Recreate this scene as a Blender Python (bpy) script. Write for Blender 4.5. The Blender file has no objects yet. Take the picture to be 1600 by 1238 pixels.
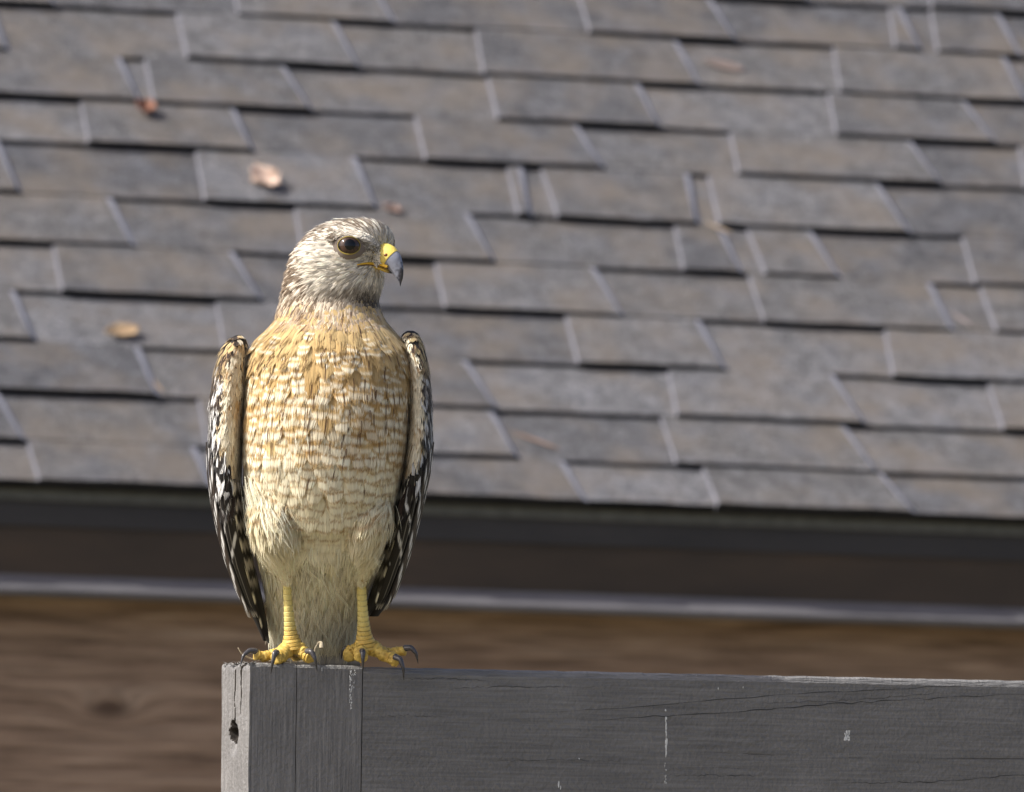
import bpy, bmesh, math, random
import numpy as np
from mathutils import Vector, Matrix, Euler

random.seed(7); RS = np.random.RandomState(11)
R = math.radians
scn = bpy.context.scene
COL = scn.collection

# ------------------------------------------------------------------ camera
PITCH, ROLL, LENS, SENS = R(2.5), R(0.75), 400.0, 36.0
CAMZ, DIST = 1.6, 10.0
K = SENS / LENS / 1600.0                      # metres per photo pixel at 1 m
right0 = Vector((1, 0, 0)); up0 = Vector((0, -math.sin(PITCH), math.cos(PITCH)))
FWD = Vector((0, math.cos(PITCH), math.sin(PITCH)))
RIGHT = right0 * math.cos(ROLL) + up0 * math.sin(ROLL)
UP = -right0 * math.sin(ROLL) + up0 * math.cos(ROLL)
CAM = Vector((0, 0, CAMZ))
cd = bpy.data.cameras.new('camera'); cam = bpy.data.objects.new('camera', cd); COL.objects.link(cam)
M3 = Matrix((RIGHT, UP, -FWD)).transposed()
cam.matrix_world = Matrix.Translation(CAM) @ M3.to_4x4()
cd.lens, cd.sensor_width, cd.clip_start, cd.clip_end = LENS, SENS, 0.5, 2000
cd.dof.use_dof = True; cd.dof.focus_distance = 9.97; cd.dof.aperture_fstop = 20; cd.dof.aperture_blades = 7
scn.camera = cam
# ------------------------------------------------------------------ sky, sun, exposure
SUN_EL, SUN_AZ = R(43), R(20.5)                 # from the left, a little in front of the fence line
sun_from = Vector((-math.cos(SUN_EL) * math.cos(SUN_AZ), -math.cos(SUN_EL) * math.sin(SUN_AZ), math.sin(SUN_EL)))
w = bpy.data.worlds.new('World'); scn.world = w; w.use_nodes = True
nt = w.node_tree; sky = nt.nodes.new('ShaderNodeTexSky'); sky.sky_type = 'NISHITA'; sky.sun_disc = False
sky.sun_elevation = SUN_EL; sky.sun_rotation = math.atan2(sun_from.x, sun_from.y)
sky.dust_density = 4.0; sky.air_density = 0.55
bg = nt.nodes['Background']; bg.inputs[1].default_value = 0.15; nt.links.new(sky.outputs[0], bg.inputs[0])
sl = bpy.data.lights.new('sun', 'SUN'); sl.energy = 3.9; sl.angle = R(0.6); sl.color = (1, .975, .92)
so = bpy.data.objects.new('sun', sl); COL.objects.link(so)
so.rotation_euler = (-sun_from).to_track_quat('-Z', 'Y').to_euler(); so.location = (-6, -2, 8)
vs = scn.view_settings; vs.view_transform = 'Standard'; vs.look = 'None'; vs.exposure = 0.38; vs.gamma = 1

# ------------------------------------------------------------------ helpers
def ray(px, py): return FWD + RIGHT * ((px - 800) * K) - UP * ((py - 619) * K)
def at(px, py, d): return CAM + ray(px, py) * d
def lin(c):
    c = np.asarray(c, float) / 255.0
    return np.where(c <= .04045, c / 12.92, ((c + .055) / 1.055) ** 2.4)
def tag(o, label=None, cat=None, group=None, kind=None):
    for k, v in (('label', label), ('category', cat), ('group', group), ('kind', kind)):
        if v: o[k] = v
    return o
def empty(name, mw):
    o = bpy.data.objects.new(name, None); COL.objects.link(o); o.matrix_world = mw; o.empty_display_size = .05
    return o
def obj(name, me, parent=None):
    o = bpy.data.objects.new(name, me); COL.objects.link(o)
    if parent: o.parent = parent
    return o
def mesh(name, V, F, mats, parent=None, smooth=True, fm=None, col=None):
    me = bpy.data.meshes.new(name)
    V = np.asarray(V, np.float32)
    if isinstance(F, np.ndarray):
        n, k = F.shape
        me.vertices.add(len(V)); me.vertices.foreach_set('co', V.ravel())
        me.loops.add(n * k); me.loops.foreach_set('vertex_index', F.astype(np.int32).ravel())
        me.polygons.add(n); me.polygons.foreach_set('loop_start', np.arange(0, n * k, k, dtype=np.int32))
        me.update(calc_edges=True)
    else:
        me.from_pydata([tuple(map(float, v)) for v in V], [], F); me.update()
    for m in (mats if isinstance(mats, (list, tuple)) else [mats]): me.materials.append(m)
    if fm is not None: me.polygons.foreach_set('material_index', np.asarray(fm, np.int32))
    me.polygons.foreach_set('use_smooth', np.full(len(me.polygons), smooth))
    if col is not None:
        a = me.color_attributes.new('col', 'FLOAT_COLOR', 'POINT')
        c = np.ones((len(V), 4), np.float32); c[:, :3] = col
        a.data.foreach_set('color', c.ravel())
    me.validate()
    return obj(name, me, parent)
def box(x0, x1, y0, y1, z0, z1):
    V = [(x, y, z) for z in (z0, z1) for y in (y0, y1) for x in (x0, x1)]
    return V, [(0, 2, 3, 1), (4, 5, 7, 6), (0, 1, 5, 4), (2, 6, 7, 3), (0, 4, 6, 2), (1, 3, 7, 5)]
def bevel(o, wd, seg=2):
    m = o.modifiers.new('bevel', 'BEVEL'); m.width = wd; m.segments = seg; m.limit_method = 'ANGLE'
def grid_faces(nu, nv, wrap=False):
    i = np.arange(nu - 1)[:, None]; j = np.arange(nv if wrap else nv - 1)[None, :]
    j2 = (j + 1) % nv
    return np.stack([i * nv + j, i * nv + j2, (i + 1) * nv + j2, (i + 1) * nv + j], -1).reshape(-1, 4)
class VNoise:
    def __init__(s, seed): s.g = np.random.RandomState(seed).rand(128, 128)
    def __call__(s, x, y):
        x = np.asarray(x, float); y = np.asarray(y, float)
        xi = np.floor(x).astype(int); yi = np.floor(y).astype(int); fx = x - xi; fy = y - yi
        fx = fx * fx * (3 - 2 * fx); fy = fy * fy * (3 - 2 * fy)
        g = s.g; a = g[xi % 128, yi % 128]; b = g[(xi + 1) % 128, yi % 128]; c = g[xi % 128, (yi + 1) % 128]; d = g[(xi + 1) % 128, (yi + 1) % 128]
        return (a * (1 - fx) + b * fx) * (1 - fy) + (c * (1 - fx) + d * fx) * fy
def sstep(a, b, x):
    t = np.clip((x - a) / (b - a + 1e-9), 0, 1); return t * t * (3 - 2 * t)
def mix(a, b, t):
    return a * (1 - t[..., None]) + b * t[..., None]

# ------------------------------------------------------------------ materials
class NT:
    def __init__(s, name, rough=.7, spec=.3):
        s.m = bpy.data.materials.new(name); s.m.use_nodes = True; s.t = s.m.node_tree
        s.b = s.t.nodes['Principled BSDF']; s.b.inputs['Roughness'].default_value = rough
        s.b.inputs['Specular IOR Level'].default_value = spec
    def n(s, typ, **kw):
        nd = s.t.nodes.new('ShaderNode' + typ)
        for k, v in kw.items(): setattr(nd, k, v)
        return nd
    def link(s, a, b): s.t.links.new(a, b)
    def coord(s, scale=(1, 1, 1), out='Object', loc=(0, 0, 0), rot=(0, 0, 0)):
        c = s.n('TexCoord'); m = s.n('Mapping'); m.inputs['Scale'].default_value = scale; m.inputs['Location'].default_value = loc
        m.inputs['Rotation'].default_value = rot
        s.link(c.outputs[out], m.inputs[0]); return m.outputs[0]
    def noise(s, vec, scale, detail=4, rough=.55, dist=0):
        nd = s.n('TexNoise'); nd.inputs['Scale'].default_value = scale; nd.inputs['Detail'].default_value = detail
        nd.inputs['Roughness'].default_value = rough; nd.inputs['Distortion'].default_value = dist
        if vec is not None: s.link(vec, nd.inputs['Vector'])
        return nd.outputs['Fac']
    def ramp(s, fac, stops):
        r = s.n('ValToRGB'); e = r.color_ramp.elements
        while len(e) < len(stops): e.new(.5)
        for i, (p, c) in enumerate(stops):
            e[i].position = p; c = (c,) * 3 if isinstance(c, (int, float)) else c; e[i].color = (*c, 1)
        s.link(fac, r.inputs[0]); return r.outputs[0]
    def mixc(s, fac, a, b, mode='MIX'):
        m = s.n('Mix', data_type='RGBA', blend_type=mode)
        for sock, v in ((m.inputs[0], fac), (m.inputs[6], a), (m.inputs[7], b)):
            if isinstance(v, (int, float)): sock.default_value = v
            elif isinstance(v, tuple): sock.default_value = (*v, 1)
            else: s.link(v, sock)
        return m.outputs[2]
    def math(s, op, a, b=0.0):
        m = s.n('Math', operation=op)
        for i, v in enumerate((a, b)):
            if isinstance(v, (int, float)): m.inputs[i].default_value = v
            else: s.link(v, m.inputs[i])
        return m.outputs[0]
    def base(s, c):
        if isinstance(c, tuple): s.b.inputs['Base Color'].default_value = (*c, 1)
        else: s.link(c, s.b.inputs['Base Color'])
        return s
    def bump(s, h, strength=.3, dist=.002):
        b = s.n('Bump'); b.inputs['Strength'].default_value = strength; b.inputs['Distance'].default_value = dist
        s.link(h, b.inputs['Height']); s.link(b.outputs[0], s.b.inputs['Normal']); return s

def mat_shingle():
    k = NT('shingle_granules', .95, .15); v = k.coord()
    oi = k.n('ObjectInfo')
    tone = k.ramp(oi.outputs['Random'], [(0, (.105, .104, .111)), (.35, (.128, .125, .129)), (.65, (.142, .137, .138)), (1, (.172, .170, .178))])
    g = k.noise(v, 230, 4, .8); m = k.noise(v, 30, 5, .68); big = k.noise(v, 9, 3)
    c = k.mixc(.85, tone, k.ramp(g, [(.34, .25), (.5, .9), (.66, 2.1)]), 'MULTIPLY')
    c = k.mixc(.8, c, k.ramp(m, [(.30, .6), (.5, .97), (.70, 1.5)]), 'MULTIPLY')
    c = k.mixc(k.ramp(big, [(.42, 0.0), (.66, .60)]), c, (.188, .158, .130))
    c = k.mixc(k.ramp(k.noise(v, 17, 3), [(.5, 0.0), (.75, .35)]), c, (.17, .174, .20))
    k.base(c); k.bump(g, .8, .003); return k.m
def mat_noise(name, a, b, scale, rough=.8, bump=.2, bscale=None, stretch=(1, 1, 1), spec=.3, dist=.001):
    k = NT(name, rough, spec); v = k.coord(stretch); f = k.noise(v, scale, 5, .6)
    k.base(k.ramp(f, [(.3, a), (.7, b)])); k.bump(k.noise(v, bscale or scale * 3, 4), bump, dist); return k.m
def mat_siding():
    k = NT('stained_siding', .75, .25)
    co = k.n('TexCoord'); sep = k.n('SeparateXYZ'); k.link(co.outputs['Object'], sep.inputs[0])
    x, z = sep.outputs[0], sep.outputs[2]
    # knots push the grain round them
    warp = None
    for (kx, kz, amp, rad) in KNOTS:
        dx = k.math('MULTIPLY', k.math('SUBTRACT', x, kx), 1 / (rad * 2.6)); dz = k.math('MULTIPLY', k.math('SUBTRACT', z, kz), 1 / rad)
        r2 = k.math('ADD', k.math('MULTIPLY', dx, dx), k.math('MULTIPLY', dz, dz))
        e = k.math('MULTIPLY', k.math('EXPONENT', k.math('MULTIPLY', r2, -1.0)), amp)
        warp = e if warp is None else k.math('ADD', warp, e)
    zz = k.math('ADD', z, warp)
    cmb = k.n('CombineXYZ'); k.link(k.math('MULTIPLY', x, .055), cmb.inputs[0]); k.link(zz, cmb.inputs[2]); k.link(sep.outputs[1], cmb.inputs[1])
    g1 = k.noise(cmb.outputs[0], 58, 7, .66, .5); g2 = k.noise(cmb.outputs[0], 150, 4, .6)
    c = k.ramp(g1, [(.32, (.13, .082, .056)), (.44, (.28, .188, .130)), (.56, (.37, .255, .180)), (.72, (.50, .37, .275))])
    c = k.mixc(.6, c, k.ramp(g2, [(.32, .45), (.52, 1.0), (.75, 1.45)]), 'MULTIPLY')
    c = k.mixc(k.ramp(warp, [(.020, 0.0), (.040, .75)]), c, (.045, .022, .014))
    k.base(c); k.bump(g1, .5, .004); return k.m
def mat_paint():
    k = NT('grey_fence_paint', .55, .4); 
    v = k.coord((1, 1, .05)); vh = k.coord((1, 1, 1)); 
    f = k.noise(vh, 26, 5, .6); f2 = k.noise(v, 420, 3, .6); sp = k.noise(vh, 620, 2, .5)
    c = k.ramp(f, [(.25, (.158, .151, .146)), (.55, (.195, .187, .181)), (.8, (.235, .226, .218))])
    c = k.mixc(.55, c, k.ramp(f2, [(.3, .60), (.5, 1.0), (.72, 1.45)]), 'MULTIPLY')
    c = k.mixc(k.ramp(sp, [(.70, 0.0), (.76, .8)]), c, (.36, .35, .34))
    k.base(c)
    h = k.math('ADD', k.noise(v, 300, 4, .6), k.math('MULTIPLY', k.noise(vh, 240, 3), .9))
    k.bump(h, .8, .0022); return k.m
def mat_paint_h():
    k = NT('grey_rail_paint', .55, .4)
    v = k.coord((.035, 1, 1), rot=(0, R(-2.2), 0)); vh = k.coord()
    grain = k.noise(v, 130, 6, .6, .8); f = k.noise(vh, 16, 5, .6); fine = k.noise(v, 420, 3, .6); sp = k.noise(vh, 520, 2, .5)
    c = k.ramp(f, [(.25, (.152, .146, .141)), (.55, (.184, .177, .171)), (.8, (.222, .214, .207))])
    c = k.mixc(.55, c, k.ramp(fine, [(.3, .62), (.5, 1.0), (.72, 1.42)]), 'MULTIPLY')
    c = k.mixc(.9, c, k.ramp(grain, [(.22, .35), (.30, .88), (.5, 1.0), (.75, 1.12)]), 'MULTIPLY')
    c = k.mixc(k.ramp(sp, [(.72, 0.0), (.78, .7)]), c, (.34, .33, .32))
    k.base(c)
    h = k.math('ADD', k.math('MULTIPLY', k.ramp(grain, [(.24, 0.0), (.34, 1.0)]), .8), k.math('MULTIPLY', k.noise(vh, 230, 3), .8))
    k.bump(h, .85, .0026); return k.m
def mat_vcol(name, rough=.8, spec=.15, sheen=0.0, bump=None):
    k = NT(name, rough, spec); a = k.n('Attribute', attribute_name='col'); k.base(a.outputs['Color'])
    if sheen: k.b.inputs['Sheen Weight'].default_value = sheen
    if bump: k.bump(k.noise(k.coord(), bump[0], 3), bump[1], bump[2])
    return k.m
def plain(name, c, rough=.6, spec=.3):
    return NT(name, rough, spec).base(c).m

# ------------------------------------------------------------------ ground
gm = NT('pale_fill_ground', .95, .1); gv = gm.coord()  # unseen ground, toned pale and warm to bounce fill light
gm.base(gm.ramp(gm.noise(gv, 3, 6, .65), [(.3, (.14, .13, .08)), (.6, (.24, .21, .14)), (.8, (.34, .29, .20))])); gm.bump(gm.noise(gv, 40, 4), .6, .03)
xs = np.linspace(-1, 1, 41); gx = np.sign(xs) * np.abs(xs) ** 2.2 * 600
GX, GY = np.meshgrid(gx, gx, indexing='ij')
GZ = (VNoise(3)(GX * .3 + 50, GY * .3 + 50) - .5) * .04
tag(mesh('ground', np.stack([GX, GY + 10, GZ - .02], -1).reshape(-1, 3), grid_faces(41, 41), gm.m), kind='structure')

# ------------------------------------------------------------------ shed: roof, eave, wall
PSI, TILT, TH, DB = R(20), R(0.6), R(36), 18.0
BM = Matrix.Rotation(PSI, 3, 'Z') @ Matrix.Rotation(TILT, 3, 'Y'); BMi = BM.transposed()
EAVE = at(800, 787, DB)                         # a point on the shingle edge
BH = EAVE.z / math.cos(TILT)
BORG = EAVE - BM @ Vector((0, 0, BH))
shed = empty('shed', Matrix.Translation(BORG) @ BM.to_4x4())
tag(shed, 'brown wooden shed with a grey asphalt shingle roof and dark eave board', 'shed')
def blocal(px, py, normal, p0):
    o = BMi @ (CAM - BORG); d = BMi @ ray(px, py)
    t = normal.dot(p0 - o) / normal.dot(d); return o + d * t
RN = Vector((0, -math.sin(TH), math.cos(TH))); RP0 = Vector((0, 0, BH))
def roofXS(px, py, h=0.0):
    p = blocal(px, py, RN, RP0 + RN * h); q = p - RP0
    return q.x, q.y * math.cos(TH) + q.z * math.sin(TH)
def roofP(X, s, h=0.0): return RP0 + Vector((X, math.cos(TH) * s, math.sin(TH) * s)) + RN * h
WX0, WX1 = -5.0, 5.6
M_sh = mat_shingle()
M_edge = mat_noise('shingle_worn_edge', (.09, .09, .104), (.165, .165, .19), 160, .9, .3)
M_edge2 = mat_noise('shingle_edge_lightened', (.19, .19, .215), (.32, .32, .36), 160, .9, .3)  # worn edge made paler to offset the shade on this side
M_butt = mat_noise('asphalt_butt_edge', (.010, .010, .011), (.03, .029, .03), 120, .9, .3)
M_deck = mat_noise('roof_felt', (.02, .02, .02), (.05, .05, .05), 60, .9)
NC = 27
V, F = [], []
top_s = NC * .145
V = [roofP(WX0, .02, -.02), roofP(WX1, .02, -.02), roofP(WX1, top_s, -.02), roofP(WX0, top_s, -.02), roofP(WX0, .02, 0.), roofP(WX1, .02, 0.), roofP(WX1, top_s, 0.), roofP(WX0, top_s, 0.)]
roof = mesh('roof', V, [(3, 2, 1, 0), (4, 5, 6, 7), (0, 1, 5, 4), (1, 2, 6, 5), (2, 3, 7, 6), (3, 0, 4, 7)], M_deck, shed, False)
# course lines as seen at x = 800; joints: raised tabs (left top, left bottom, right top, right bottom) in photo pixels
LY = {11: 787, 10: 725, 9: 650, 8: 573, 7: 495, 6: 420, 5: 345, 4: 265, 3: 196, 2: 127, 1: 54, 0: -14, -1: -80}
TABS = {
 0: [(60, 62, 330, 365), (560, 566, 800, 835), (1010, 1015, 1230, 1262), (1440, 1446, 1660, 1695)],
 1: [(-90, -88, 60, 92), (364, 370, 585, 620), (902, 915, 1112, 1150), (1386, 1390, 1408, 1437), (1450, 1455, 1560, 1592)],
 2: [(-250, -248, -5, 18), (280, 290, 530, 565), (745, 750, 1060, 1095), (1300, 1304, 1570, 1602)],
 3: [(-80, -78, 195, 224), (230, 236, 450, 490), (762, 772, 1002, 1032), (1293, 1299, 1508, 1555), (1640, 1645, 1800, 1830)],
 4: [(-200, -196, -60, -30), (128, 135, 372, 400), (650, 660, 905, 945), (1140, 1148, 1425, 1470), (1590, 1594, 1720, 1750)],
 5: [(-250, -248, 4, 36), (308, 316, 562, 592), (793, 805, 820, 832), (845, 866, 1080, 1092), (1106, 1118, 1374, 1422), (1620, 1625, 1800, 1830)],
 6: [(-90, -84, 180, 214), (462, 468, 738, 776), (1054, 1062, 1130, 1162), (1166, 1190, 1270, 1314), (1503, 1516, 1720, 1750)],
 7: [(84, 92, 370, 412), (680, 690, 934, 976), (1170, 1188, 1458, 1490), (1496, 1508, 1503, 1516), (1530, 1550, 1760, 1790)],
 8: [(-150, -148, 28, 58), (338, 345, 520, 560), (884, 898, 1098, 1136), (1382, 1390, 1610, 1650)],
 9: [(-90, -85, 222, 250), (520, 526, 734, 780), (1044, 1052, 1308, 1354), (1544, 1562, 1760, 1790)],
 10: [(-240, -238, 0, 40), (310, 318, 420, 440), (560, 566, 774, 812), (1034, 1052, 1324, 1374), (1630, 1640, 1800, 1830)],
 11: [(42, 54, 310, 332), (600, 606, 886, 918), (928, 940, 934, 948), (1098, 1116, 1384, 1432), (1620, 1630, 1800, 1830)]}
SK = {k: roofXS(800, y)[1] for k, y in LY.items()}
def shingle_geo(bl, br, tl, tr, s0, s1, h, jx=.0):
    # X at bottom left/right, top left/right; raised h at the butt, tucked in at the top; low chamfers at the sides
    hi = h > .014; e, e2 = (.004, .013) if hi else (.0004, .0004)
    ht = .008 if hi else .0012; hs = .0098 if hi else h - .0004; hst = ht - .002 if hi else ht - .0002
    nb = 5; V = []; F = []; fm = []
    for (L_, R_, s_, hh, hss, end) in ((bl, br, s0, h, hs, 0), (tl, tr, s1, ht, hst, 1)):
        row = [(L_, hss)] + [(L_ + e + (R_ - L_ - e - e2) * i / nb, hh) for i in range(nb + 1)] + [(R_, hss)]
        for (x, z) in row:
            j = 0 if end else (RS.rand() - .5) * .0035; zj = 0 if end else (RS.rand() - .5) * .0012
            V.append(roofP(x, s_ + j, .0003)); V.append(roofP(x, s_ + j + .0008 * (1 - end), z + zj))
    m = nb + 3; o = 2 * m
    for i in range(m - 1):
        a, b = 2 * i, 2 * i + 2
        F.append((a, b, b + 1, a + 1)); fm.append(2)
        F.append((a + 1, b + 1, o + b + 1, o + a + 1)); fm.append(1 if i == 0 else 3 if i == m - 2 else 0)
    F.append((0, 1, o + 1, o)); fm.append(1)
    n = 2 * (m - 1)
    F.append((n, o + n, o + n + 1, n + 1)); fm.append(1)
    return V, F, fm
extraV, extraF, extraM = [], [], []
def put_shingle(args, single):
    V, F, fm = shingle_geo(*args)
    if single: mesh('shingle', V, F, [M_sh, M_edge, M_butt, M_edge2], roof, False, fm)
    else:
        o = len(extraV); extraV.extend(V); extraF.extend([tuple(i + o for i in f) for f in F]); extraM.extend(fm)
for k in range(11, 11 - NC, -1):
    s0 = SK[k] if k in SK else SK[-1] + (-1 - k) * .143
    s1t = SK[k - 1] if (k - 1) in SK else s0 + .143
    seg = []
    if k in TABS and k >= 0:
        sy0 = LY[k]; sy1 = LY[k - 1]
        for (lt, lb, rt, rb) in TABS[k]:
            yb = lambda x, y: y + (x - 800) * .0405
            X = [roofXS(lb, yb(lb, sy0))[0], roofXS(rb, yb(rb, sy0))[0], roofXS(lt, yb(lt, sy1 + 8))[0], roofXS(rt, yb(rt, sy1 + 8))[0]]
            seg.append(X)
    xa = seg[0][0] if seg else 0.; xb = seg[-1][1] if seg else 0.
    x = xa - RS.uniform(.1, .3)
    left = []
    while x > WX0 + .35:
        wd = RS.uniform(.12, .36); left.append([x - wd, x, x - wd + .005, x - .03]); x -= wd + RS.uniform(.05, .3)
    x = xb + RS.uniform(.1, .3)
    while x < WX1 - .4:
        wd = RS.uniform(.12, .36); seg.append([x, x + wd, x + .005, x + wd - .03]); x += wd + RS.uniform(.05, .3)
    seg = left[::-1] + seg
    single_lim = (-.95, 1.0)
    prev = WX0
    sov = s1t + .03
    ext = lambda b, t: b + (t - b) * (sov - s0) / (s1t - s0)
    for (bl, br, tl, tr) in seg:
        vis = single_lim[0] < br and bl < single_lim[1] and k >= 0
        if br - bl > .012:
            # the strip left of this tab
            if bl - prev > .004: put_shingle((prev - .008, bl + .01, prev - .008, max(bl, ext(bl, tl)) + .01, s0 + RS.uniform(-.001, .002), sov, RS.uniform(.0098, .0115)), vis)
            put_shingle((bl, br, ext(bl, tl), ext(br, tr), s0 - RS.uniform(.001, .004), sov, RS.uniform(.0155, .0185)), vis)
            prev = min(br, ext(br, tr)) - .004
    put_shingle((prev, WX1, prev, WX1, s0, sov, .0065), False)
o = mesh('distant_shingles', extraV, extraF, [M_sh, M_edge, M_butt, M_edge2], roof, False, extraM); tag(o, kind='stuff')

def extrude_profile(name, prof, x0, x1, mat, parent, closed=True, n=24, jit=0):
    n = max(2, n); V = []
    for i in range(n):
        x = x0 + (x1 - x0) * i / (n - 1)
        for (y, z) in prof: V.append((x, y, BH + z + (RS.rand() - .5) * jit))
    m = len(prof); F = [tuple(f) for f in grid_faces(n, m, closed)]
    F = [f[::-1] for f in F] + [tuple(range(m)), tuple(range((n - 1) * m, n * m))[::-1]]
    return mesh(name, V, F, mat, parent, False)
M_drip = mat_noise('drip_edge_metal', (.075, .075, .066), (.12, .12, .104), 40, .5, .1)
M_fascia = NT('fascia_stain', .6, .3); fv = M_fascia.coord((.25, 1, 1))
fz = M_fascia.n('SeparateXYZ'); M_fascia.link(M_fascia.coord(), fz.inputs[0])
fcol = M_fascia.ramp(M_fascia.noise(fv, 7, 5, .6), [(.25, (.036, .029, .023)), (.5, (.062, .046, .034)), (.75, (.095, .064, .042))])
M_fascia.base(fcol); M_fascia.bump(M_fascia.noise(fv, 60, 4), .3, .002); M_fascia = M_fascia.m
M_gut = mat_noise('dark_blue_flashing', (.034, .033, .035), (.058, .054, .055), 9, .55, .1, stretch=(.3, 1, 1))
M_ledge = mat_noise('ledge_painted_light', (.105, .10, .106), (.17, .162, .17), 22, .6, .15, stretch=(.3, 1, 1))  # ledge toned pale to stand for the sky light it catches
M_soff = plain('soffit_brown', (.05, .032, .022), .8)
extrude_profile('drip_edge', [(-.006, -.004), (.03, -.004), (.03, -.022), (.002, -.022), (.001, -.008)], WX0, WX1, M_drip, shed)
extrude_profile('flashing_strip', [(.008, -.0205), (.045, -.0205), (.045, -.062), (.010, -.062)], WX0, WX1, M_gut, shed, jit=.001)
extrude_profile('fascia_board', [(.014, -.058), (.05, -.058), (.05, -.150), (.014, -.150)], WX0, WX1, M_fascia, shed)
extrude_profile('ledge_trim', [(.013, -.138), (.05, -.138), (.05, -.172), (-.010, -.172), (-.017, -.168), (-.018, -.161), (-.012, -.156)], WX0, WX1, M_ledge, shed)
extrude_profile('soffit', [(.02, -.165), (.11, -.165), (.11, -.158), (.02, -.158)], WX0, WX1, M_soff, shed)
WY = .085
kp = blocal(170, 1108, Vector((0, 1, 0)), Vector((0, WY, 0))); kp2 = blocal(-300, 1140, Vector((0, 1, 0)), Vector((0, WY, 0)))
KNOTS = [(kp.x, kp.z, .042, .022), (kp2.x, kp2.z, .04, .02), (kp.x + 2.2, kp.z - .05, .04, .025)]
M_side = mat_siding()
bx = WX0 + .2; bxe = WX1 - .2
M_wallcore = plain('wall_core', (.04, .03, .02), .9)
V, F = box(bx, bxe, WY + .02, WY + 2.2, 0, BH - .16)
wall = mesh('wall', V, F, M_wallcore, shed, False)
zt = BH - .160; i = 0
while zt > .05:
    hgt = .375 if i == 0 else .27
    z0 = max(zt - hgt, 0.02)
    V, F = box(bx - .01, bxe + .01, WY, WY + .022, z0 + .004, zt)
    b = mesh('siding_board', V, F, M_side, wall, False); bevel(b, .003)
    zt = z0; i += 1

# ------------------------------------------------------------------ fence: posts and rail
FPSI = R(22)
FM = Matrix.Rotation(FPSI, 3, 'Z'); FMi = FM.transposed()
FP = at(510, 1038, DIST)                        # a point on the front top edge
TOPZ = FP.z
fence = empty('fence_frame', Matrix.Translation((FP.x, FP.y, 0)) @ FM.to_4x4())
FO = Vector((FP.x, FP.y, 0))
def flocal(px, py, off=0.0):
    o = FMi @ (CAM - FO); d = FMi @ ray(px, py); t = (off - o.y) / d.y; return o + d * t
tag(fence, 'grey painted wooden fence corner with posts and a wide top rail under the hawk', 'fence')
xA, xB, xC = flocal(393, 1100).x, flocal(463, 1100).x, flocal(566, 1100).x
DEP = .0675
M_p, M_ph = mat_paint(), mat_paint_h()
M_bare = mat_noise('weathered_bare_top', (.14, .136, .132), (.27, .262, .255), 150, .9, .8, stretch=(.10, 1, 1), dist=.003)
M_barep = mat_noise('weathered_end_grain', (.12, .115, .11), (.34, .33, .31), 300, .9, .6, dist=.002)
vn = VNoise(21)
def top_jit(x): return (vn(x * 700 + 9, x * 35) - .5) * .0006 + (vn(x * 120, x * 9 + 4) - .5) * .0010
def plank(name, x0, x1, z0, z1, ch, m_face, m_top, nx, left_grid=False):
    """board with a ragged chamfered top: profile rows front bottom -> front top -> chamfer -> top -> back"""
    xs = np.linspace(x0, x1, nx); V = []; fm = []
    for x in xs:
        j = float(top_jit(x)); j2 = float(top_jit(x + 3.3)) * .8
        for (y, z) in ((0, z0), (0, z1 - .11), (0, z1 - ch + j2), (ch * .35, z1 - ch * .3 + j), (ch, z1 + j * .6), (DEP - .004, z1 + j * .5), (DEP, z1 - .004), (DEP, z0)):
            V.append((x, y, z))
    m = 8; F = [tuple(f)[::-1] for f in grid_faces(nx, m, True)]
    for a in range(nx - 1):
        for b in range(m): fm.append(1 if b in (2, 3, 4, 5) else 0)
    F.append(tuple(range((nx - 1) * m, nx * m))[::-1]); fm.append(0)
    if not left_grid: F.append(tuple(range(m))); fm.append(0)
    F = [f[::-1] for f in F]
    o = mesh(name, V, F, [m_face, m_top], fence, False, fm)
    bm = bmesh.new(); bm.from_mesh(o.data); bmesh.ops.recalc_face_normals(bm, faces=bm.faces); bm.to_mesh(o.data); bm.free()
    return o
HT = TOPZ
p1 = plank('post', xA, xB - .0004, 0, HT, .0035, M_p, M_barep, 60, True)
p2 = plank('post', xB + .0004, xC - .0005, 0, HT - .0008, .003, M_p, M_barep, 80)
rail = plank('rail', xC + .0005, xC + 2.3, HT - .24, HT - .0016, .006, M_ph, M_bare, 1400)
V, F = box(xC + 2.302, xC + 2.39, .001, DEP - .001, 0, HT)
bevel(mesh('post', V, F, M_p, fence, False), .003)
V, F = box(xC + .001, xC + 2.3, .02, .06, .25, .42)
bevel(mesh('rail', V, F, M_ph, fence, False), .003)
# end face of the corner post: a fine sheet with cracks and a knot hole, just proud of the post
hz = flocal(368, 1143).z; hy = (393 - 368) / 46 * DEP
ny, nz = 72, 210
yy = np.linspace(0, DEP, ny); zz = np.linspace(HT - .26, HT, nz)
YY, ZZ = np.meshgrid(yy, zz)
PX = np.zeros_like(YY)
n1 = vn(YY * 700, ZZ * 60) - .5; PX += n1 * .0007 + (vn(YY * 120, ZZ * 20) - .5) * .0012
rr = np.sqrt(((YY - hy) / .0115) ** 2 + ((ZZ - hz) / .0118) ** 2) + (vn(YY * 260 + 7, ZZ * 260) - .5) * .45
PX += .012 * sstep(1.0, .55, rr)
grv = np.exp(-((YY - hy - .001) / .006) ** 2) * sstep(hz - .022, hz - .012, ZZ) * (ZZ < hz); PX += .004 * grv
crk = np.abs(YY - (hy - .001) - (vn(ZZ * 90, ZZ * 0) - .5) * .003); PX += .004 * sstep(.0016, .0004, crk) * (ZZ > hz)
crk2 = np.abs(YY - (hy - .016) - (vn(ZZ * 70, ZZ * 0 + 5) - .5) * .003); PX += .003 * sstep(.0014, .0003, crk2) * sstep(HT - .05, HT - .04, ZZ)
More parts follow.
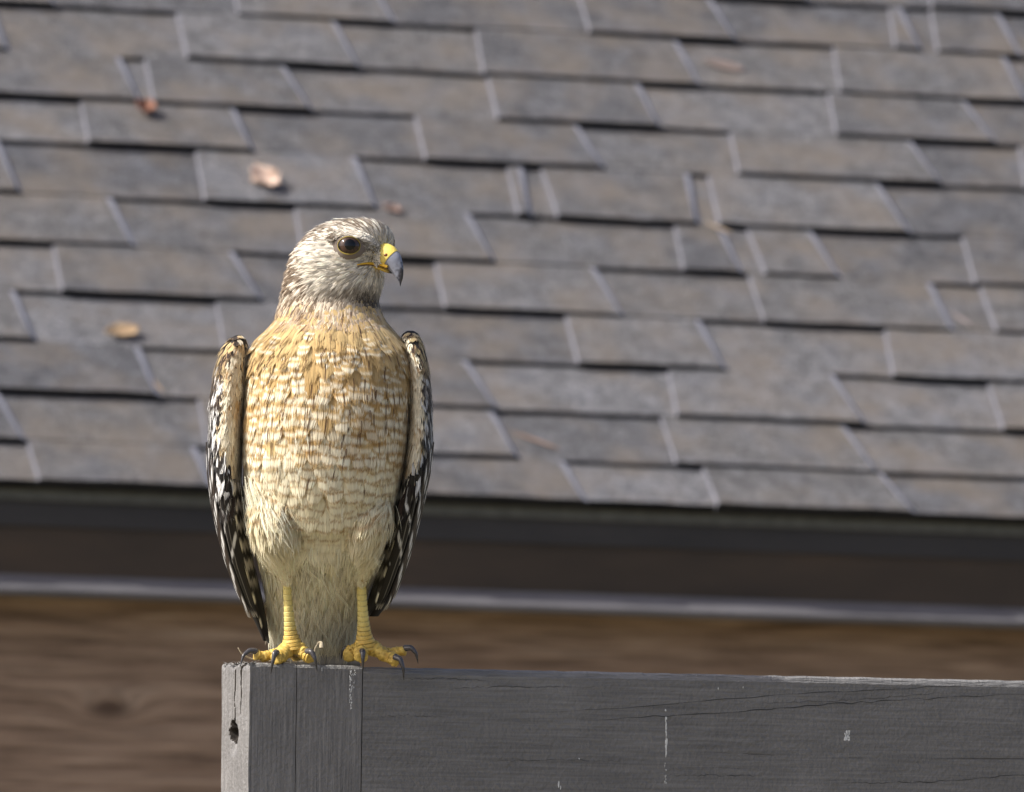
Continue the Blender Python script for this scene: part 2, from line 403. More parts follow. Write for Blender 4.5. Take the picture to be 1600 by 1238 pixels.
PX += .006 * sstep(HT - .004, HT + .001, ZZ + (vn(YY * 300, ZZ * 0) - .5) * .005)
EX = xA - .0022 + PX
EX[0, :] = xA - .0022
V = np.stack([EX, YY, ZZ], -1).reshape(-1, 3)
M_pe = mat_paint()
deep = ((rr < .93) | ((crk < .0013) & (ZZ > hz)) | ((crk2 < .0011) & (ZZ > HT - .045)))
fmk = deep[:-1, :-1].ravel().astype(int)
M_knot_shade = mat_noise('knot_wood_crack_shade', (.012, .010, .009), (.05, .042, .034), 500, .95, .5)  # dark knot wood in the hole; shade painted into the cracks
endf = mesh('end_face', V, grid_faces(nz, ny), [M_pe, M_knot_shade], fence, True, fmk); endf.parent = p1
V, F = box(xA - .0022, xA + .002, 0.0003, DEP - .0003, 0, HT - .2605); lf = mesh('end_face', V, F, M_pe, p1, False)
# skirt that closes the fine sheet to the post, front and back
sk = []
for a in (0, ny - 1):
    for b in range(nz): sk.append((EX[b, a], YY[b, a], ZZ[b, a])); sk.append((xA + .0005, YY[b, a], ZZ[b, a]))
Fs = [(2 * b, 2 * b + 1, 2 * b + 3, 2 * b + 2) for b in range(nz - 1)] + [(2 * nz + 2 * b, 2 * nz + 2 * b + 2, 2 * nz + 2 * b + 3, 2 * nz + 2 * b + 1) for b in range(nz - 1)]
mesh('edge_strip', sk, Fs, M_pe, p1, False)
# splinters along the corner post's end
V, F = [], []
for i in range(70):
    y = RS.uniform(.002, DEP - .002); x = xA + RS.uniform(-.004, .012); z = HT - .001
    l = RS.uniform(.002, .007); a = RS.uniform(0, 6.28); wv = RS.uniform(.0003, .0008)
    dx, dy, dz = math.cos(a) * l, math.sin(a) * l, RS.uniform(-.001, .0035)
    o = len(V); V += [(x - dy / l * wv, y + dx / l * wv, z), (x + dy / l * wv, y - dx / l * wv, z), (x + dx, y + dy, z + dz), (x, y, z + .0008)]
    F += [(o, o + 1, o + 2), (o + 1, o + 3, o + 2), (o + 3, o, o + 2)]
mesh('splinters', V, F, M_barep, p1, False)['kind'] = 'stuff'
# droppings and paint flecks on the front
M_drop = mat_noise('dried_white_splash', (.62, .62, .60), (.82, .82, .80), 300, .9)
def flecks(name, pts, parent, thick=.0006):
    V, F = [], []
    for (px, py, rw, rh) in pts:
        c = flocal(px, py); n = 9; o = len(V)
        for q in range(n):
            a = 6.283 * q / n; r = RS.uniform(.6, 1.15)
            V.append((c.x + math.cos(a) * rw * r, -.0001, c.z + math.sin(a) * rh * r))
        V.append((c.x, -thick, c.z))
        F += [(o + q, o + (q + 1) % n, o + n) for q in range(n)]
    o = mesh(name, V, F, M_drop, parent, True)
    return o
pp = .00056
def streak(x, y0, y1, n, w, h, jx=2): return [(x + RS.uniform(-jx, jx), RS.uniform(y0, y1), RS.uniform(.3, 1) * w * pp, RS.uniform(.4, 1) * h * pp) for _ in range(n)]
flecks('white_splash', streak(1041, 1122, 1182, 34, 1.3, 6, 1.3) + streak(1040, 1190, 1224, 10, .9, 3, 1.5) + [(1040, 1110, 1.6 * pp, 2 * pp)], rail)
flecks('white_splash', streak(1324, 1143, 1157, 24, 2.2, 3, 4.5), rail)
flecks('paint_flecks', [(873, 1226, 1.3 * pp, 6 * pp), (876, 1231, 1 * pp, 4 * pp), (905, 1186, 1 * pp, 1.6 * pp), (1122, 1076, .9 * pp, 2 * pp), (1161, 1074, .8 * pp, 2.2 * pp)] , rail)['kind'] = 'stuff'
flecks('white_splash', streak(548, 1046, 1108, 40, 1.1, 3, 2.0) + [(503, 1046, .8 * pp, 4 * pp)] + streak(553, 1046, 1075, 10, .8, 2, 2.5), p2)['kind'] = 'stuff'
M_crack = plain('crack_shade', (.035, .034, .033), .9)  # flat dark ribbons paint the shade inside the grain cracks
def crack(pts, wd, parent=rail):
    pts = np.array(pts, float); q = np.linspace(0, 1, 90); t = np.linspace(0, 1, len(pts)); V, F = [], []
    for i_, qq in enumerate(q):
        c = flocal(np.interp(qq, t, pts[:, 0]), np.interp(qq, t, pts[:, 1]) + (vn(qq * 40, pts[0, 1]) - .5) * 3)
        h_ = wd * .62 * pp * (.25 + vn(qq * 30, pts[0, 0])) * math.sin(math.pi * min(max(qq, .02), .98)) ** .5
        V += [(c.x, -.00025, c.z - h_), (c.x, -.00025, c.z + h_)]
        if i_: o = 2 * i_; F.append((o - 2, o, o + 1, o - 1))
    mesh('grain_crack_shade', V, F, M_crack, parent, False)
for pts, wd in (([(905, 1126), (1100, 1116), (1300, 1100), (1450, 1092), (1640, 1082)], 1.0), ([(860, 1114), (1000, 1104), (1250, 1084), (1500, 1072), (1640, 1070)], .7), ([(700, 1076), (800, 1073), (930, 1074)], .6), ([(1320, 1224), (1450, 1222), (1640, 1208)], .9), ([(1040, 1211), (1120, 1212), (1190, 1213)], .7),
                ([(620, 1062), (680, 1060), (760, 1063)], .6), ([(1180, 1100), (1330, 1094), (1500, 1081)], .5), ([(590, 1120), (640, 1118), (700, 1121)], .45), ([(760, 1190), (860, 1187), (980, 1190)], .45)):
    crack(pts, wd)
# ------------------------------------------------------------------ HAWK
S = K * DIST                                    # metres per photo pixel at the perch
HO = at(515, 1036, DIST)
hawk = empty('hawk', Matrix.Translation(HO) @ Matrix((RIGHT, FWD, UP)).transposed().to_4x4())
tag(hawk, 'buff and rufous barred hawk with yellow legs perched on the grey fence corner', 'hawk')
def L3(x, d, y):                                # photo x, depth px, photo y -> hawk space (metres)
    return np.stack([(np.asarray(x, float) - 515) * S, np.asarray(d, float) * S, (1036 - np.asarray(y, float)) * S], -1)
class Loft:
    def __init__(s, rows, sm=5.0):
        r = np.array(rows, float); y = np.arange(r[0, 0], r[-1, 0] + .5, 1.0)
        s.y0, s.y1 = y[0], y[-1]; s.y = y
        cols = np.stack([np.interp(y, r[:, 0], r[:, c]) for c in range(1, 5)], -1)
        if sm:
            kx = np.arange(-int(3 * sm), int(3 * sm) + 1); kk = np.exp(-.5 * (kx / sm) ** 2); kk /= kk.sum()
            p = len(kx) // 2
            ramp = np.clip(np.minimum(y - y[0], y[-1] - y) / (3 * sm), 0, 1)[:, None]
            smc = np.stack([np.convolve(np.pad(cols[:, c], p, mode='edge'), kk, 'valid') for c in range(4)], -1)
            cols = cols * (1 - ramp) + smc * ramp
        s.cx = (cols[:, 0] + cols[:, 1]) / 2; s.hw = (cols[:, 1] - cols[:, 0]) / 2; s.cd = cols[:, 2]; s.hd = cols[:, 3]
    def g(s, y): return [np.interp(y, s.y, a) for a in (s.cx, s.hw, s.cd, s.hd)]
    def pt(s, y, ph):                           # -> px (x, depth, y)
        cx, hw, cd_, hd = s.g(y)
        return np.stack([cx + hw * np.cos(ph), cd_ - hd * np.sin(ph), np.asarray(y, float) + 0 * cx], -1)
    def frame(s, y, ph):
        e = 2.0
        P = s.pt(y, ph)
        Ty = (s.pt(np.minimum(y + e, s.y1), ph) - s.pt(np.maximum(y - e, s.y0), ph)); Tp = s.pt(y, ph + .02) - s.pt(y, ph - .02)
        Ty /= np.linalg.norm(Ty, axis=-1, keepdims=True) + 1e-9; Tp /= np.linalg.norm(Tp, axis=-1, keepdims=True) + 1e-9
        N = np.cross(Ty, Tp); N /= np.linalg.norm(N, axis=-1, keepdims=True) + 1e-9
        cx, hw, cd_, hd = s.g(y); out = np.stack([np.cos(ph) / hw, -np.sin(ph) / hd, 0 * ph], -1)
        sg = np.sign((N * out).sum(-1, keepdims=True)); N *= np.where(sg == 0, 1, sg)
        return P, Ty, N
    def depth_front(s, x, y):
        cx, hw, cd_, hd = s.g(y); c = np.clip((x - cx) / hw, -1, 1); return cd_ - hd * np.sqrt(1 - c * c)
    def phi_front(s, x, y):
        cx, hw, cd_, hd = s.g(y); return np.arccos(np.clip((x - cx) / hw, -1, 1))
    def grid(s, step, nph):
        y = np.arange(s.y0, s.y1 + .1, step); ph = np.linspace(0, 2 * np.pi, nph, endpoint=False)
        Yg, Pg = np.meshgrid(y, ph, indexing='ij'); P = s.pt(Yg, Pg).reshape(-1, 3)
        F = [tuple(f) for f in grid_faces(len(y), nph, True)]
        F += [tuple(range(nph))[::-1], tuple(range((len(y) - 1) * nph, len(y) * nph))]
        return P, F
def px2m(P): return L3(P[..., 0], P[..., 1], P[..., 2])

TORSO = Loft([(342, 546, 566, 0, 8), (344, 528, 583, 0, 28), (349, 511, 597, 0, 42), (358, 495, 607, 0, 53), (370, 481, 614, 0, 60), (385, 469, 612, 0, 64),
  (395, 463, 605, 0, 65), (405, 459, 598, 0, 65), (415, 455, 596, 0, 65), (430, 450, 600, 0, 64), (445, 446, 598, 0, 63), (458, 443, 594, 2, 62), (470, 439, 591, 4, 63), (482, 435, 594, 4, 67), (495, 433, 598, 2, 72), (508, 424, 607, 0, 80),
  (520, 412, 618, -2, 89), (535, 400, 630, -6, 98), (560, 391, 638, -10, 107), (600, 387, 640, -14, 114), (650, 384, 637, -16, 118), (700, 382, 632, -14, 118), (750, 383, 625, -8, 114),
  (800, 388, 614, 2, 106), (850, 399, 598, 22, 92), (890, 410, 584, 52, 76), (930, 417, 569, 88, 58), (970, 420, 559, 122, 42), (1005, 422, 555, 152, 26), (1035, 428, 548, 180, 14), (1075, 440, 535, 200, 6)], 4)
THL = Loft([(758, 400, 462, -38, 38), (780, 394, 472, -50, 44), (805, 392, 476, -56, 46), (830, 394, 477, -56, 44), (860, 403, 472, -40, 36), (880, 415, 466, -26, 27), (895, 427, 461, -13, 18), (908, 438, 457, -4, 11), (918, 443, 455, 0, 7)], 4)
THR = Loft([(775, 552, 614, -28, 36), (795, 545, 614, -38, 42), (815, 542, 611, -43, 43), (840, 541, 603, -40, 39), (865, 545, 593, -28, 32), (885, 550, 585, -8, 24), (900, 554, 578, 8, 15), (912, 556, 573, 18, 10), (920, 558, 571, 22, 7)], 4)

M_feather = mat_vcol('feather', .75, .2, .15)
M_skin = mat_vcol('yellow_leg_skin', .5, .4, 0, (900, .35, .0012))
M_horn = mat_vcol('horn', .24, .6, 0, (500, .25, .0006))
M_wingf = mat_vcol('flight_feather', .5, .35)
nz1, nz2, nz3 = VNoise(1), VNoise(2), VNoise(4)
C = {k: lin(v) for k, v in dict(tan=(184, 149, 94), tanl=(214, 190, 138), cream=(245, 238, 214), brown=(158, 115, 62), streak=(78, 52, 34), buff=(234, 222, 186), grey=(176, 170, 160),
     hw=(240, 231, 214), hbr=(94, 74, 54), htan=(196, 164, 124), dk=(58, 50, 44), bk=(26, 22, 20), wht=(222, 220, 216), wbr=(74, 56, 44), ol=(222, 213, 178)).items()}

class Acc:
    def __init__(s): s.V, s.F, s.C, s.N, s.n = [], [], [], [], 0
    def add(s, V, F, c, N): s.V.append(V); s.F.append(F + s.n); s.C.append(c); s.N.append(N); s.n += len(V)
    def build(s, name, mat, parent, soft=False):
        V = np.concatenate(s.V); o = mesh(name, px2m(V), np.concatenate(s.F), mat, parent, True, None, np.clip(np.concatenate(s.C), .002, .9))
        if soft:
            N = np.concatenate(s.N) * np.array([1, 1, -1.]); N[:, 2] += .06; N = N / np.linalg.norm(N, axis=-1, keepdims=True)
            o.data.normals_split_custom_set_from_vertices(N.tolist())
        return o

def feathers(acc, P, N, D, Ln, W, colf, ns=9, nk=6, lift=(.02, .10), cup=.25, fray=.12, bend=0.0, tip=.45, rs=RS, gap=1.0, gravity=0.0, abs_u=False):
    """feathers as bundles of barbs; all in px space. P,N,D: (n,3); Ln,W: (n,)"""
    n = len(P)
    D = D - (D * N).sum(-1, keepdims=True) * N; D /= np.linalg.norm(D, axis=-1, keepdims=True) + 1e-9
    T = np.cross(N, D)
    v = np.linspace(-1, 1, ns)[None, :] + (rs.rand(n, ns) - .5) * (.5 / ns)
    Lj = Ln[:, None] * (1 - .30 * v ** 2) * (1 + (rs.rand(n, ns) - .5) * 2 * fray)
    u = np.linspace(0, 1, nk + 1)
    U = u[None, None, :]
    wp = np.minimum(1, (U / .35 + .12) ** .6)
    lat = W[:, None, None] / 2 * v[:, :, None] * wp * (1 - tip * np.maximum(0, U - .7) ** 1.2) + W[:, None, None] * .05 * np.sin(U * 5 + rs.rand(n, ns, 1) * 6.3) * U * fray * 4
    lz = Ln[:, None, None] * (lift[0] + lift[1] * U - bend * U ** 2) - cup * W[:, None, None] / 2 * v[:, :, None] ** 2 * wp + (rs.rand(n, ns, 1) - .5) * U * 1.6
    base = P[:, None, None, :] + D[:, None, None, :] * (Lj[:, :, None] * U)[..., None] + T[:, None, None, :] * lat[..., None] + N[:, None, None, :] * lz[..., None]
    if gravity: base[..., 2] += gravity * Ln[:, None, None] * U ** 2
    hw = (W[:, None, None] / ns * .62 * gap) * np.where(U < .75, 1, 1 - (U - .75) / .25 * .8) * (.5 + .5 * wp) + 0 * v[:, :, None]
    A = base - T[:, None, None, :] * hw[..., None]; B = base + T[:, None, None, :] * hw[..., None]
    V = np.stack([A, B], 3)                     # n,ns,nk+1,2,3
    r = rs.rand(n, 4)
    vv = v[:, :, None, None] + np.array([-.5, .5])[None, None, None, :] * 0; uu = np.broadcast_to((U * (Lj / Ln[:, None])[:, :, None] if abs_u else U + 0 * Lj[:, :, None])[..., None], V.shape[:-1]); vv = np.broadcast_to(vv, V.shape[:-1])
    R4 = [np.broadcast_to(r[:, q][:, None, None, None], V.shape[:-1]) for q in range(4)]
    rb = np.broadcast_to(rs.rand(n, ns)[:, :, None, None], V.shape[:-1])
    P0 = np.broadcast_to(P[:, None, None, None, :], V.shape)
    c = colf(V[..., 0], V[..., 2], uu, vv, R4, rb, P0)
    nv = ns * (nk + 1) * 2
    idx = np.arange(n * ns)[:, None] * ((nk + 1) * 2) + (np.arange(nk) * 2)[None, :]
    F = np.stack([idx, idx + 1, idx + 3, idx + 2], -1).reshape(-1, 4)
    Nn = N[:, None, None, None, :] + T[:, None, None, None, :] * (.22 * v)[:, :, None, None, None] + (rs.rand(n, 1, 1, 1, 3) - .5) * .16 + 0 * V
    acc.add(V.reshape(-1, 3), F, c.reshape(-1, 3), Nn.reshape(-1, 3))

# ---- colour fields (plumage colours, brow shade included)
def col_breast(X, Y, u, v, r, rb, P0):
    n1 = nz1(X / 34 + 10, Y / 34 + 10); n2 = nz2(X / 15 + 5, Y / 13 + 5)
    base = mix(C['tanl'], C['tan'], np.clip(.15 + .55 * n1 + .5 * (r[0] - .3), 0, 1))
    base = mix(base, C['tanl'], np.clip(sstep(560, 480, Y) * .5, 0, 1))
    base = mix(base, C['buff'], sstep(690, 800, Y) * .75)
    sp = np.where(Y < 700, 22.0, 20.0)
    ph = (Y + 7 * np.sin(X * .041 + 1) + 5 * np.sin(X * .093 + Y * .01) + (r[1] - .5) * 9 + 8 * nz3(X / 60 + 3, Y / 50)) / 21.0
    wv = ph - np.floor(ph)
    d = np.interp(Y, [490, 530, 580, 640, 700, 760, 850, 900], [.10, .26, .42, .46, .56, .70, .80, .95])
    pale = sstep(.5 + .07, .5 - .07, np.abs(wv - .5) / np.maximum(d, .02) * 1.0) 
    patch = sstep(.30, .48, nz2(X / 24 + np.floor(ph) * 7.3, np.floor(ph) * 3.7 + 20)); patch = np.maximum(patch, sstep(680, 740, Y))
    vm = sstep(1.02, .80, np.abs(v))
    pale = pale * patch * (.35 + .65 * vm) * sstep(470, 540, Y)
    barcol = mix(C['cream'] + 0 * base, C['ol'] + 0 * base, sstep(690, 830, Y))
    col = mix(base, barcol, pale * .92)
    thin = sstep(.28, .10, np.minimum(wv, 1 - wv)) * sstep(660, 740, Y) * sstep(880, 800, Y) * (.35 + .65 * nz1(X / 22, Y / 22 + 40))
    col = mix(col, C['brown'] + 0 * col, thin * .8)
    col = mix(col, lin((244, 234, 204)) + 0 * col, sstep(835, 900, Y) * .95)
    p = np.interp(Y, [470, 500, 640, 700, 780, 850], [.15, .46, .40, .24, .12, 0])
    sk_ = (r[2] < p) * sstep(.13, .05, np.abs(v)) * sstep(.25, .45, u)
    col = mix(col, C['streak'] + 0 * col, sk_ * .85)
    col = mix(col, C['grey'] + 0 * col, sstep(965, 1020, Y) * .4)
    return col * (.86 + .28 * rb[..., None]) * (.92 + .16 * n2[..., None])
def col_row(X, Y, u, v, r, rb, P0):
    """one feather of the barred rows: a = distance from its base as a share of its length"""
    a = u + .04 * v ** 2; y0 = P0[..., 2] + 26
    n1 = nz1(P0[..., 0] / 40 + 10, P0[..., 2] / 40 + 10); n2 = nz2(X / 12 + 5, Y / 12 + 5)
    a = a + .05 * (r[0] - .5) + .04 * (nz3(X / 7 + 4, Y / 9) - .5)
    base = mix(C['tanl'] + 0 * X[..., None], C['tan'] + 0 * X[..., None], np.clip(.05 + .6 * n1 + .45 * r[0], 0, 1))
    base = mix(base, C['brown'] + 0 * base, np.clip(np.exp(-(((P0[..., 0] - 560) / 55) ** 2 + ((y0 - 610) / 60) ** 2)) * .40 + .16 * (r[3] < .3), 0, 1))
    base = mix(base, C['tanl'] + 0 * base, sstep(600, 500, y0) * .35)
    low = sstep(690, 770, y0); base = mix(base, C['buff'] * .96 + 0 * base, low * .85)
    hgt = np.interp(y0, [490, 560, 640, 720, 800], [.07, .09, .105, .15, .2]) * (.55 + .8 * r[1])
    have = np.where(r[3] < np.interp(y0, [500, 560, 610, 680, 720], [.12, .45, .88, .96, 1.]), 1., 0.)
    bar = sstep(hgt + .05, hgt - .05, np.abs(a - .73)) * sstep(.93, .82, np.abs(v)) * have
    bar2 = sstep(hgt * .7 + .03, hgt * .7 - .03, np.abs(a - .40)) * sstep(.9, .8, np.abs(v)) * have
    pale = mix(C['cream'] + 0 * base, C['ol'] * 1.05 + 0 * base, sstep(700, 830, y0) * .8)
    col = mix(base, pale, np.clip(bar + bar2, 0, 1) * (.88 - .38 * r[2]))
    thin = (sstep(.055, .02, np.abs(a - .885 - .02 * np.sin(v * 3 + r[1] * 6))) + .9 * sstep(.05, .02, np.abs(a - .55))) * np.clip(sstep(640, 720, y0) * sstep(885, 820, y0), 0, 1)
    col = mix(col, C['brown'] * .9 + 0 * col, np.clip(thin * (.45 + .4 * r[0]), 0, 1))
    edge = sstep(.86, .97, np.abs(v)) * sstep(600, 680, y0) * .45; col = mix(col, C['brown'] + 0 * col, edge)
    col = mix(col, lin((240, 230, 198)) + 0 * col, sstep(840, 895, y0))
    p = np.interp(y0, [480, 520, 640, 720, 800, 850], [.30, .42, .36, .26, .14, 0])
    sk_ = (r[2] < p) * sstep(np.interp(y0, [560, 680], [.20, .12]), .03, np.abs(v + .05 * np.sin(u * 4))) * sstep(.30, .55, u) * 1.0
    col = mix(col, C['streak'] + 0 * col, sk_ * .9)
    return col * (.88 + .24 * rb[..., None]) * (.93 + .14 * n2[..., None])
def col_head(X, Y, u, v, r, rb, P0):
    x0, y0 = P0[..., 0], P0[..., 2]
    n1 = nz1(x0 / 16 + 30, y0 / 16 + 2)
    crown = np.clip(sstep(380, 362, y0 + (x0 - 545) * .12) + sstep(500, 470, x0 - (y0 - 400) * .25), 0, 1)
    dark = ((r[0] + .35 * (n1 - .5)) < (.45 + .24 * crown)).astype(float) * (.50 + .50 * sstep(.9, .2, np.abs(v)))
    pale = mix(C['hw'] + 0 * X[..., None], C['htan'] + 0 * X[..., None], np.clip(.05 + .85 * sstep(445, 500, y0) * (.55 + .45 * r[3]) + .40 * sstep(520, 455, x0) * (.2 + .8 * r[3]), 0, 1))
    dk = mix(C['grey'] * .55 + 0 * pale, C['hbr'] + 0 * pale, np.clip(crown * 1.2 + sstep(430, 480, y0), 0, 1))
    col = mix(pale, dk, dark * (.72 + .24 * crown) * (1 - .75 * sstep(470, 505, y0)))
    # chin pale, dark throat, brow shade and dark feathers painted as one line
    th = np.exp(-(((x0 - 577) / 20) ** 2 + ((y0 - 466) / 15) ** 2)); col = mix(col, C['dk'] + 0 * col, np.clip(th * 1.9 * (.45 + .55 * r[1]), 0, .94))
    mal = np.exp(-(((x0 - 535) / 34) ** 2 + ((y0 - 452 + (x0 - 535) * .1) / 10) ** 2)); col = mix(col, C['hbr'] * .8 + 0 * col, np.clip(mal * .8 * (r[1] > .35), 0, .8))
    lo = np.exp(-(((x0 - 577) / 17) ** 2 + ((y0 - 385 - (x0 - 577) * .3) / 6) ** 2)); col = mix(col, C['grey'] * .55 + 0 * col, np.clip(lo * .95, 0, .85))
    br = np.exp(-(((x0 - 552) / 22) ** 2 + ((y0 - 363 - (x0 - 552) * .25) / 5) ** 2)); col = mix(col, C['hw'] + 0 * col, np.clip(br * .35, 0, .8))
    col = col * (1 - .12 * sstep(470, 440, y0)[..., None] * 0)
    return col * (.72 + .46 * rb[..., None])

# ---- body: one continuous skin
BV, BF = [], []
def addgrid(P, F, parent_list=None):
    o = len(BV); BV.extend(px2m(P).tolist()); BF.extend([tuple(i + o for i in f) for f in F])
addgrid(*TORSO.grid(4, 48)); addgrid(*THL.grid(4, 28)); addgrid(*THR.grid(4, 28))
body = mesh('body', BV, BF, None or plain('down', tuple(C['tanl'] * .8), .9, .1), hawk, True)
rm = body.modifiers.new('union', 'REMESH'); rm.mode = 'VOXEL'; rm.voxel_size = .003; rm.use_smooth_shade = True

EYE = np.array([546., TORSO.depth_front(546., 385.), 385.])
def near_eye(P, kx=19.5, ky=16.0):
    return (((P[..., 0] - 547) / kx) ** 2 + ((P[..., 2] - 384) / ky) ** 2 < 1) & (P[..., 1] < 0)
BK = np.array([604., -36., 402.])
def sample(loft, ya, yb, dy, dx, jit=.35):
    ys, ps = [], []; k = 0; y = ya
    while y < yb:
        cx, hw, c_, hd = loft.g(y); circ = math.pi * (3 * (hw + hd) - math.sqrt((3 * hw + hd) * (hw + 3 * hd))); nn = max(4, int(circ / dx))
        a = (np.arange(nn) + .5 * (k % 2)) / nn * 2 * np.pi; a = a + (RS.rand(nn) - .5) * jit * 2 * np.pi / nn
        ps.append(a); ys.append(y + (RS.rand(nn) - .5) * jit * dy * 2); y += dy; k += 1
    return np.clip(np.concatenate(ys), loft.y0 + 1, loft.y1 - 1), np.concatenate(ps)
# torso plumage: a soft under layer, then rows of barred feathers
acc = Acc()
y, ph = sample(TORSO, 462, 860, 11, 16); P, Dn, N = TORSO.frame(y, ph); n = len(y)
feathers(acc, P, N, Dn + RS.normal(0, .10, (n, 3)), RS.uniform(22, 30, n), RS.uniform(14, 20, n), col_breast, ns=9, nk=5, lift=(.0, .05), cup=.22, fray=.13)
yy_, pp_, k_ = [], [], 0; yr = 482.0
while yr < 868:
    dy_ = np.interp(yr, [482, 540, 600, 860], [11, 15, 19, 20]); cx, hw, c_, hd = TORSO.g(yr); nn = int(2 * math.pi * (hw + hd) / 2 / np.interp(yr, [482, 540, 600], [12, 17, 21]))
    a = (np.arange(nn) + .5 * (k_ % 2)) / nn * 2 * np.pi + (RS.rand(nn) - .5) * .30 * 2 * np.pi / nn
    pp_.append(a); yy_.append(yr + RS.normal(0, 1.5, nn) + 4 * np.sin(a * 5 + k_ * .7)); yr += dy_; k_ += 1
y, ph = np.concatenate(yy_), np.concatenate(pp_); P, Dn, N = TORSO.frame(y, ph); n = len(y)
Ln = np.interp(y, [482, 540, 600, 860], [26, 36, 44, 48]) * RS.uniform(.96, 1.04, n); W = np.interp(y, [482, 540, 600, 860], [15, 22, 29, 29]) * RS.uniform(.9, 1.1, n)
o_ = np.argsort(-y); P, Dn, N, Ln, W = P[o_], Dn[o_], N[o_], Ln[o_], W[o_]
yb_ = P[:, 2]
for lo_, hi_, fr_, lf2, cp_ in ((0, 545, .16, .04, .08), (545, 640, .10, .05, .10), (640, 2000, .07, .055, .12)):
    q_ = (yb_ >= lo_) & (yb_ < hi_)
    feathers(acc, P[q_], N[q_], (Dn + RS.normal(0, .11, (n, 3)))[q_], Ln[q_], W[q_], col_row, ns=19, nk=12, lift=(.03, lf2), cup=cp_, fray=fr_, bend=.0, tip=.6, abs_u=True)
# dark shaft streaks fanning out from the throat
nst = 64; sx = RS.uniform(405, 620, nst); sy = 490 + RS.rand(nst) ** 1.5 * 210
phs_ = TORSO.phi_front(sx, sy); Ps, Ds, Ns = TORSO.frame(sy, phs_); fan = np.stack([(sx - 570) * .0038 * np.interp(sy, [490, 640], [1.6, .35]), 0 * sx, np.ones(nst)], -1)
feathers(acc, Ps + Ns * 7.0, Ns, fan + RS.normal(0, .07, (nst, 3)), RS.uniform(18, 40, nst), RS.uniform(1.2, 2.0, nst), lambda X, Y, u, v, r, rb, P0: C['streak'] * (.6 + .9 * r[0][..., None]) + 0 * X[..., None], ns=2, nk=6, lift=(.0, .02), cup=0, fray=.15, gap=.9)
tag(acc.build('breast_plumage', M_feather, hawk, True), kind='stuff')
# belly, flank and undertail down
acc = Acc()
y, ph = sample(TORSO, 835, 1036, 9, 11); P, Dn, N = TORSO.frame(y, ph); n = len(y)
feathers(acc, P, N, Dn + RS.normal(0, .12, (n, 3)), RS.uniform(38, 66, n) * np.interp(y, [835, 980, 1036], [1, .9, .5]), RS.uniform(16, 26, n), col_breast, ns=11, nk=6, lift=(.0, .10), cup=.2, fray=.3, bend=.05, gap=.6)
for lf_, out in ((THL, -1), (THR, 1)):
    y, ph = sample(lf_, lf_.y0 + 6, lf_.y1 - 4, 8, 9); P, Dn, N = lf_.frame(y, ph); n = len(y)
    feathers(acc, P, N, Dn + RS.normal(0, .12, (n, 3)), np.interp(y, [750, 850, 915], [40, 34, 13]) * RS.uniform(.8, 1.2, n), np.interp(y, [750, 915], [20, 8]) * RS.uniform(.8, 1.2, n), col_breast, ns=9, nk=6, lift=(.0, .12), cup=.2, fray=.25, bend=.04, gap=.7)
# long pale wisps sweeping over the flanks
def wisps(cx, cy, n, dx, dy, L0, L1, sx, sy, loft, colr, wd=1.6, grav=0.0, raise_=0.0):
    x = cx + RS.normal(0, sx, n); y = cy + RS.normal(0, sy, n); ph = loft.phi_front(x, y); P, Dn, N = loft.frame(y, ph)
    P = P + N * (raise_ + RS.uniform(2, 9, (n, 1)))
    D = np.stack([np.full(n, dx), np.zeros(n), np.full(n, dy)], -1) + RS.normal(0, .10, (n, 3))
    feathers(acc, P, N, D, RS.uniform(L0, L1, n), np.full(n, wd * 3), lambda X, Y, u, v, r, rb, P0: colr * (.8 + .3 * rb[..., None]) + 0 * X[..., None], ns=3, nk=7, lift=(.02, .16), cup=0, fray=.3, bend=.12, gap=.62, gravity=grav)
wisps(404, 765, 90, .95, .55, 40, 74, 6, 14, TORSO, C['cream'], .55, .32, 6)
wisps(408, 800, 60, .8, .7, 34, 62, 7, 12, TORSO, C['cream'], .55, .25, 10)
wisps(425, 800, 40, .45, .9, 26, 46, 9, 12, THL, C['cream'], .55)
wisps(430, 845, 50, .30, .95, 25, 45, 14, 14, THL, C['buff'], .9)
wisps(588, 862, 60, -.5, .9, 30, 60, 8, 16, THR, C['buff'], .9)
wisps(582, 870, 18, .5, .9, 20, 36, 5, 5, THR, C['cream'], .9)
wisps(600, 810, 34, -.6, .8, 30, 55, 8, 16, THR, C['buff'], .9)
for cx, cy, nn in ((470, 640, 10), (520, 700, 16), (450, 700, 12), (560, 740, 10), (500, 800, 12)):
    wisps(cx, cy, nn, RS.uniform(-.3, .3), 1, 14, 30, 34, 24, TORSO, C['cream'], .6)
y = RS.uniform(850, 1000, 700); ph = RS.uniform(.15, np.pi - .15, 700); P, Dn, N = TORSO.frame(y, ph); P = P + N * RS.uniform(2, 8, (700, 1))
feathers(acc, P, N, Dn + RS.normal(0, .18, (700, 3)), RS.uniform(28, 70, 700), np.full(700, 4.2), lambda X, Y, u, v, r, rb, P0: mix(lin((248, 240, 214)) + 0 * X[..., None], C['hbr'] + 0 * X[..., None], .35 * (r[0] > .75)) * (.7 + .45 * rb[..., None]), ns=3, nk=7, lift=(.0, .10), cup=0, fray=.3, bend=.06, gap=.55)
tag(acc.build('belly_down', M_feather, hawk), kind='stuff')
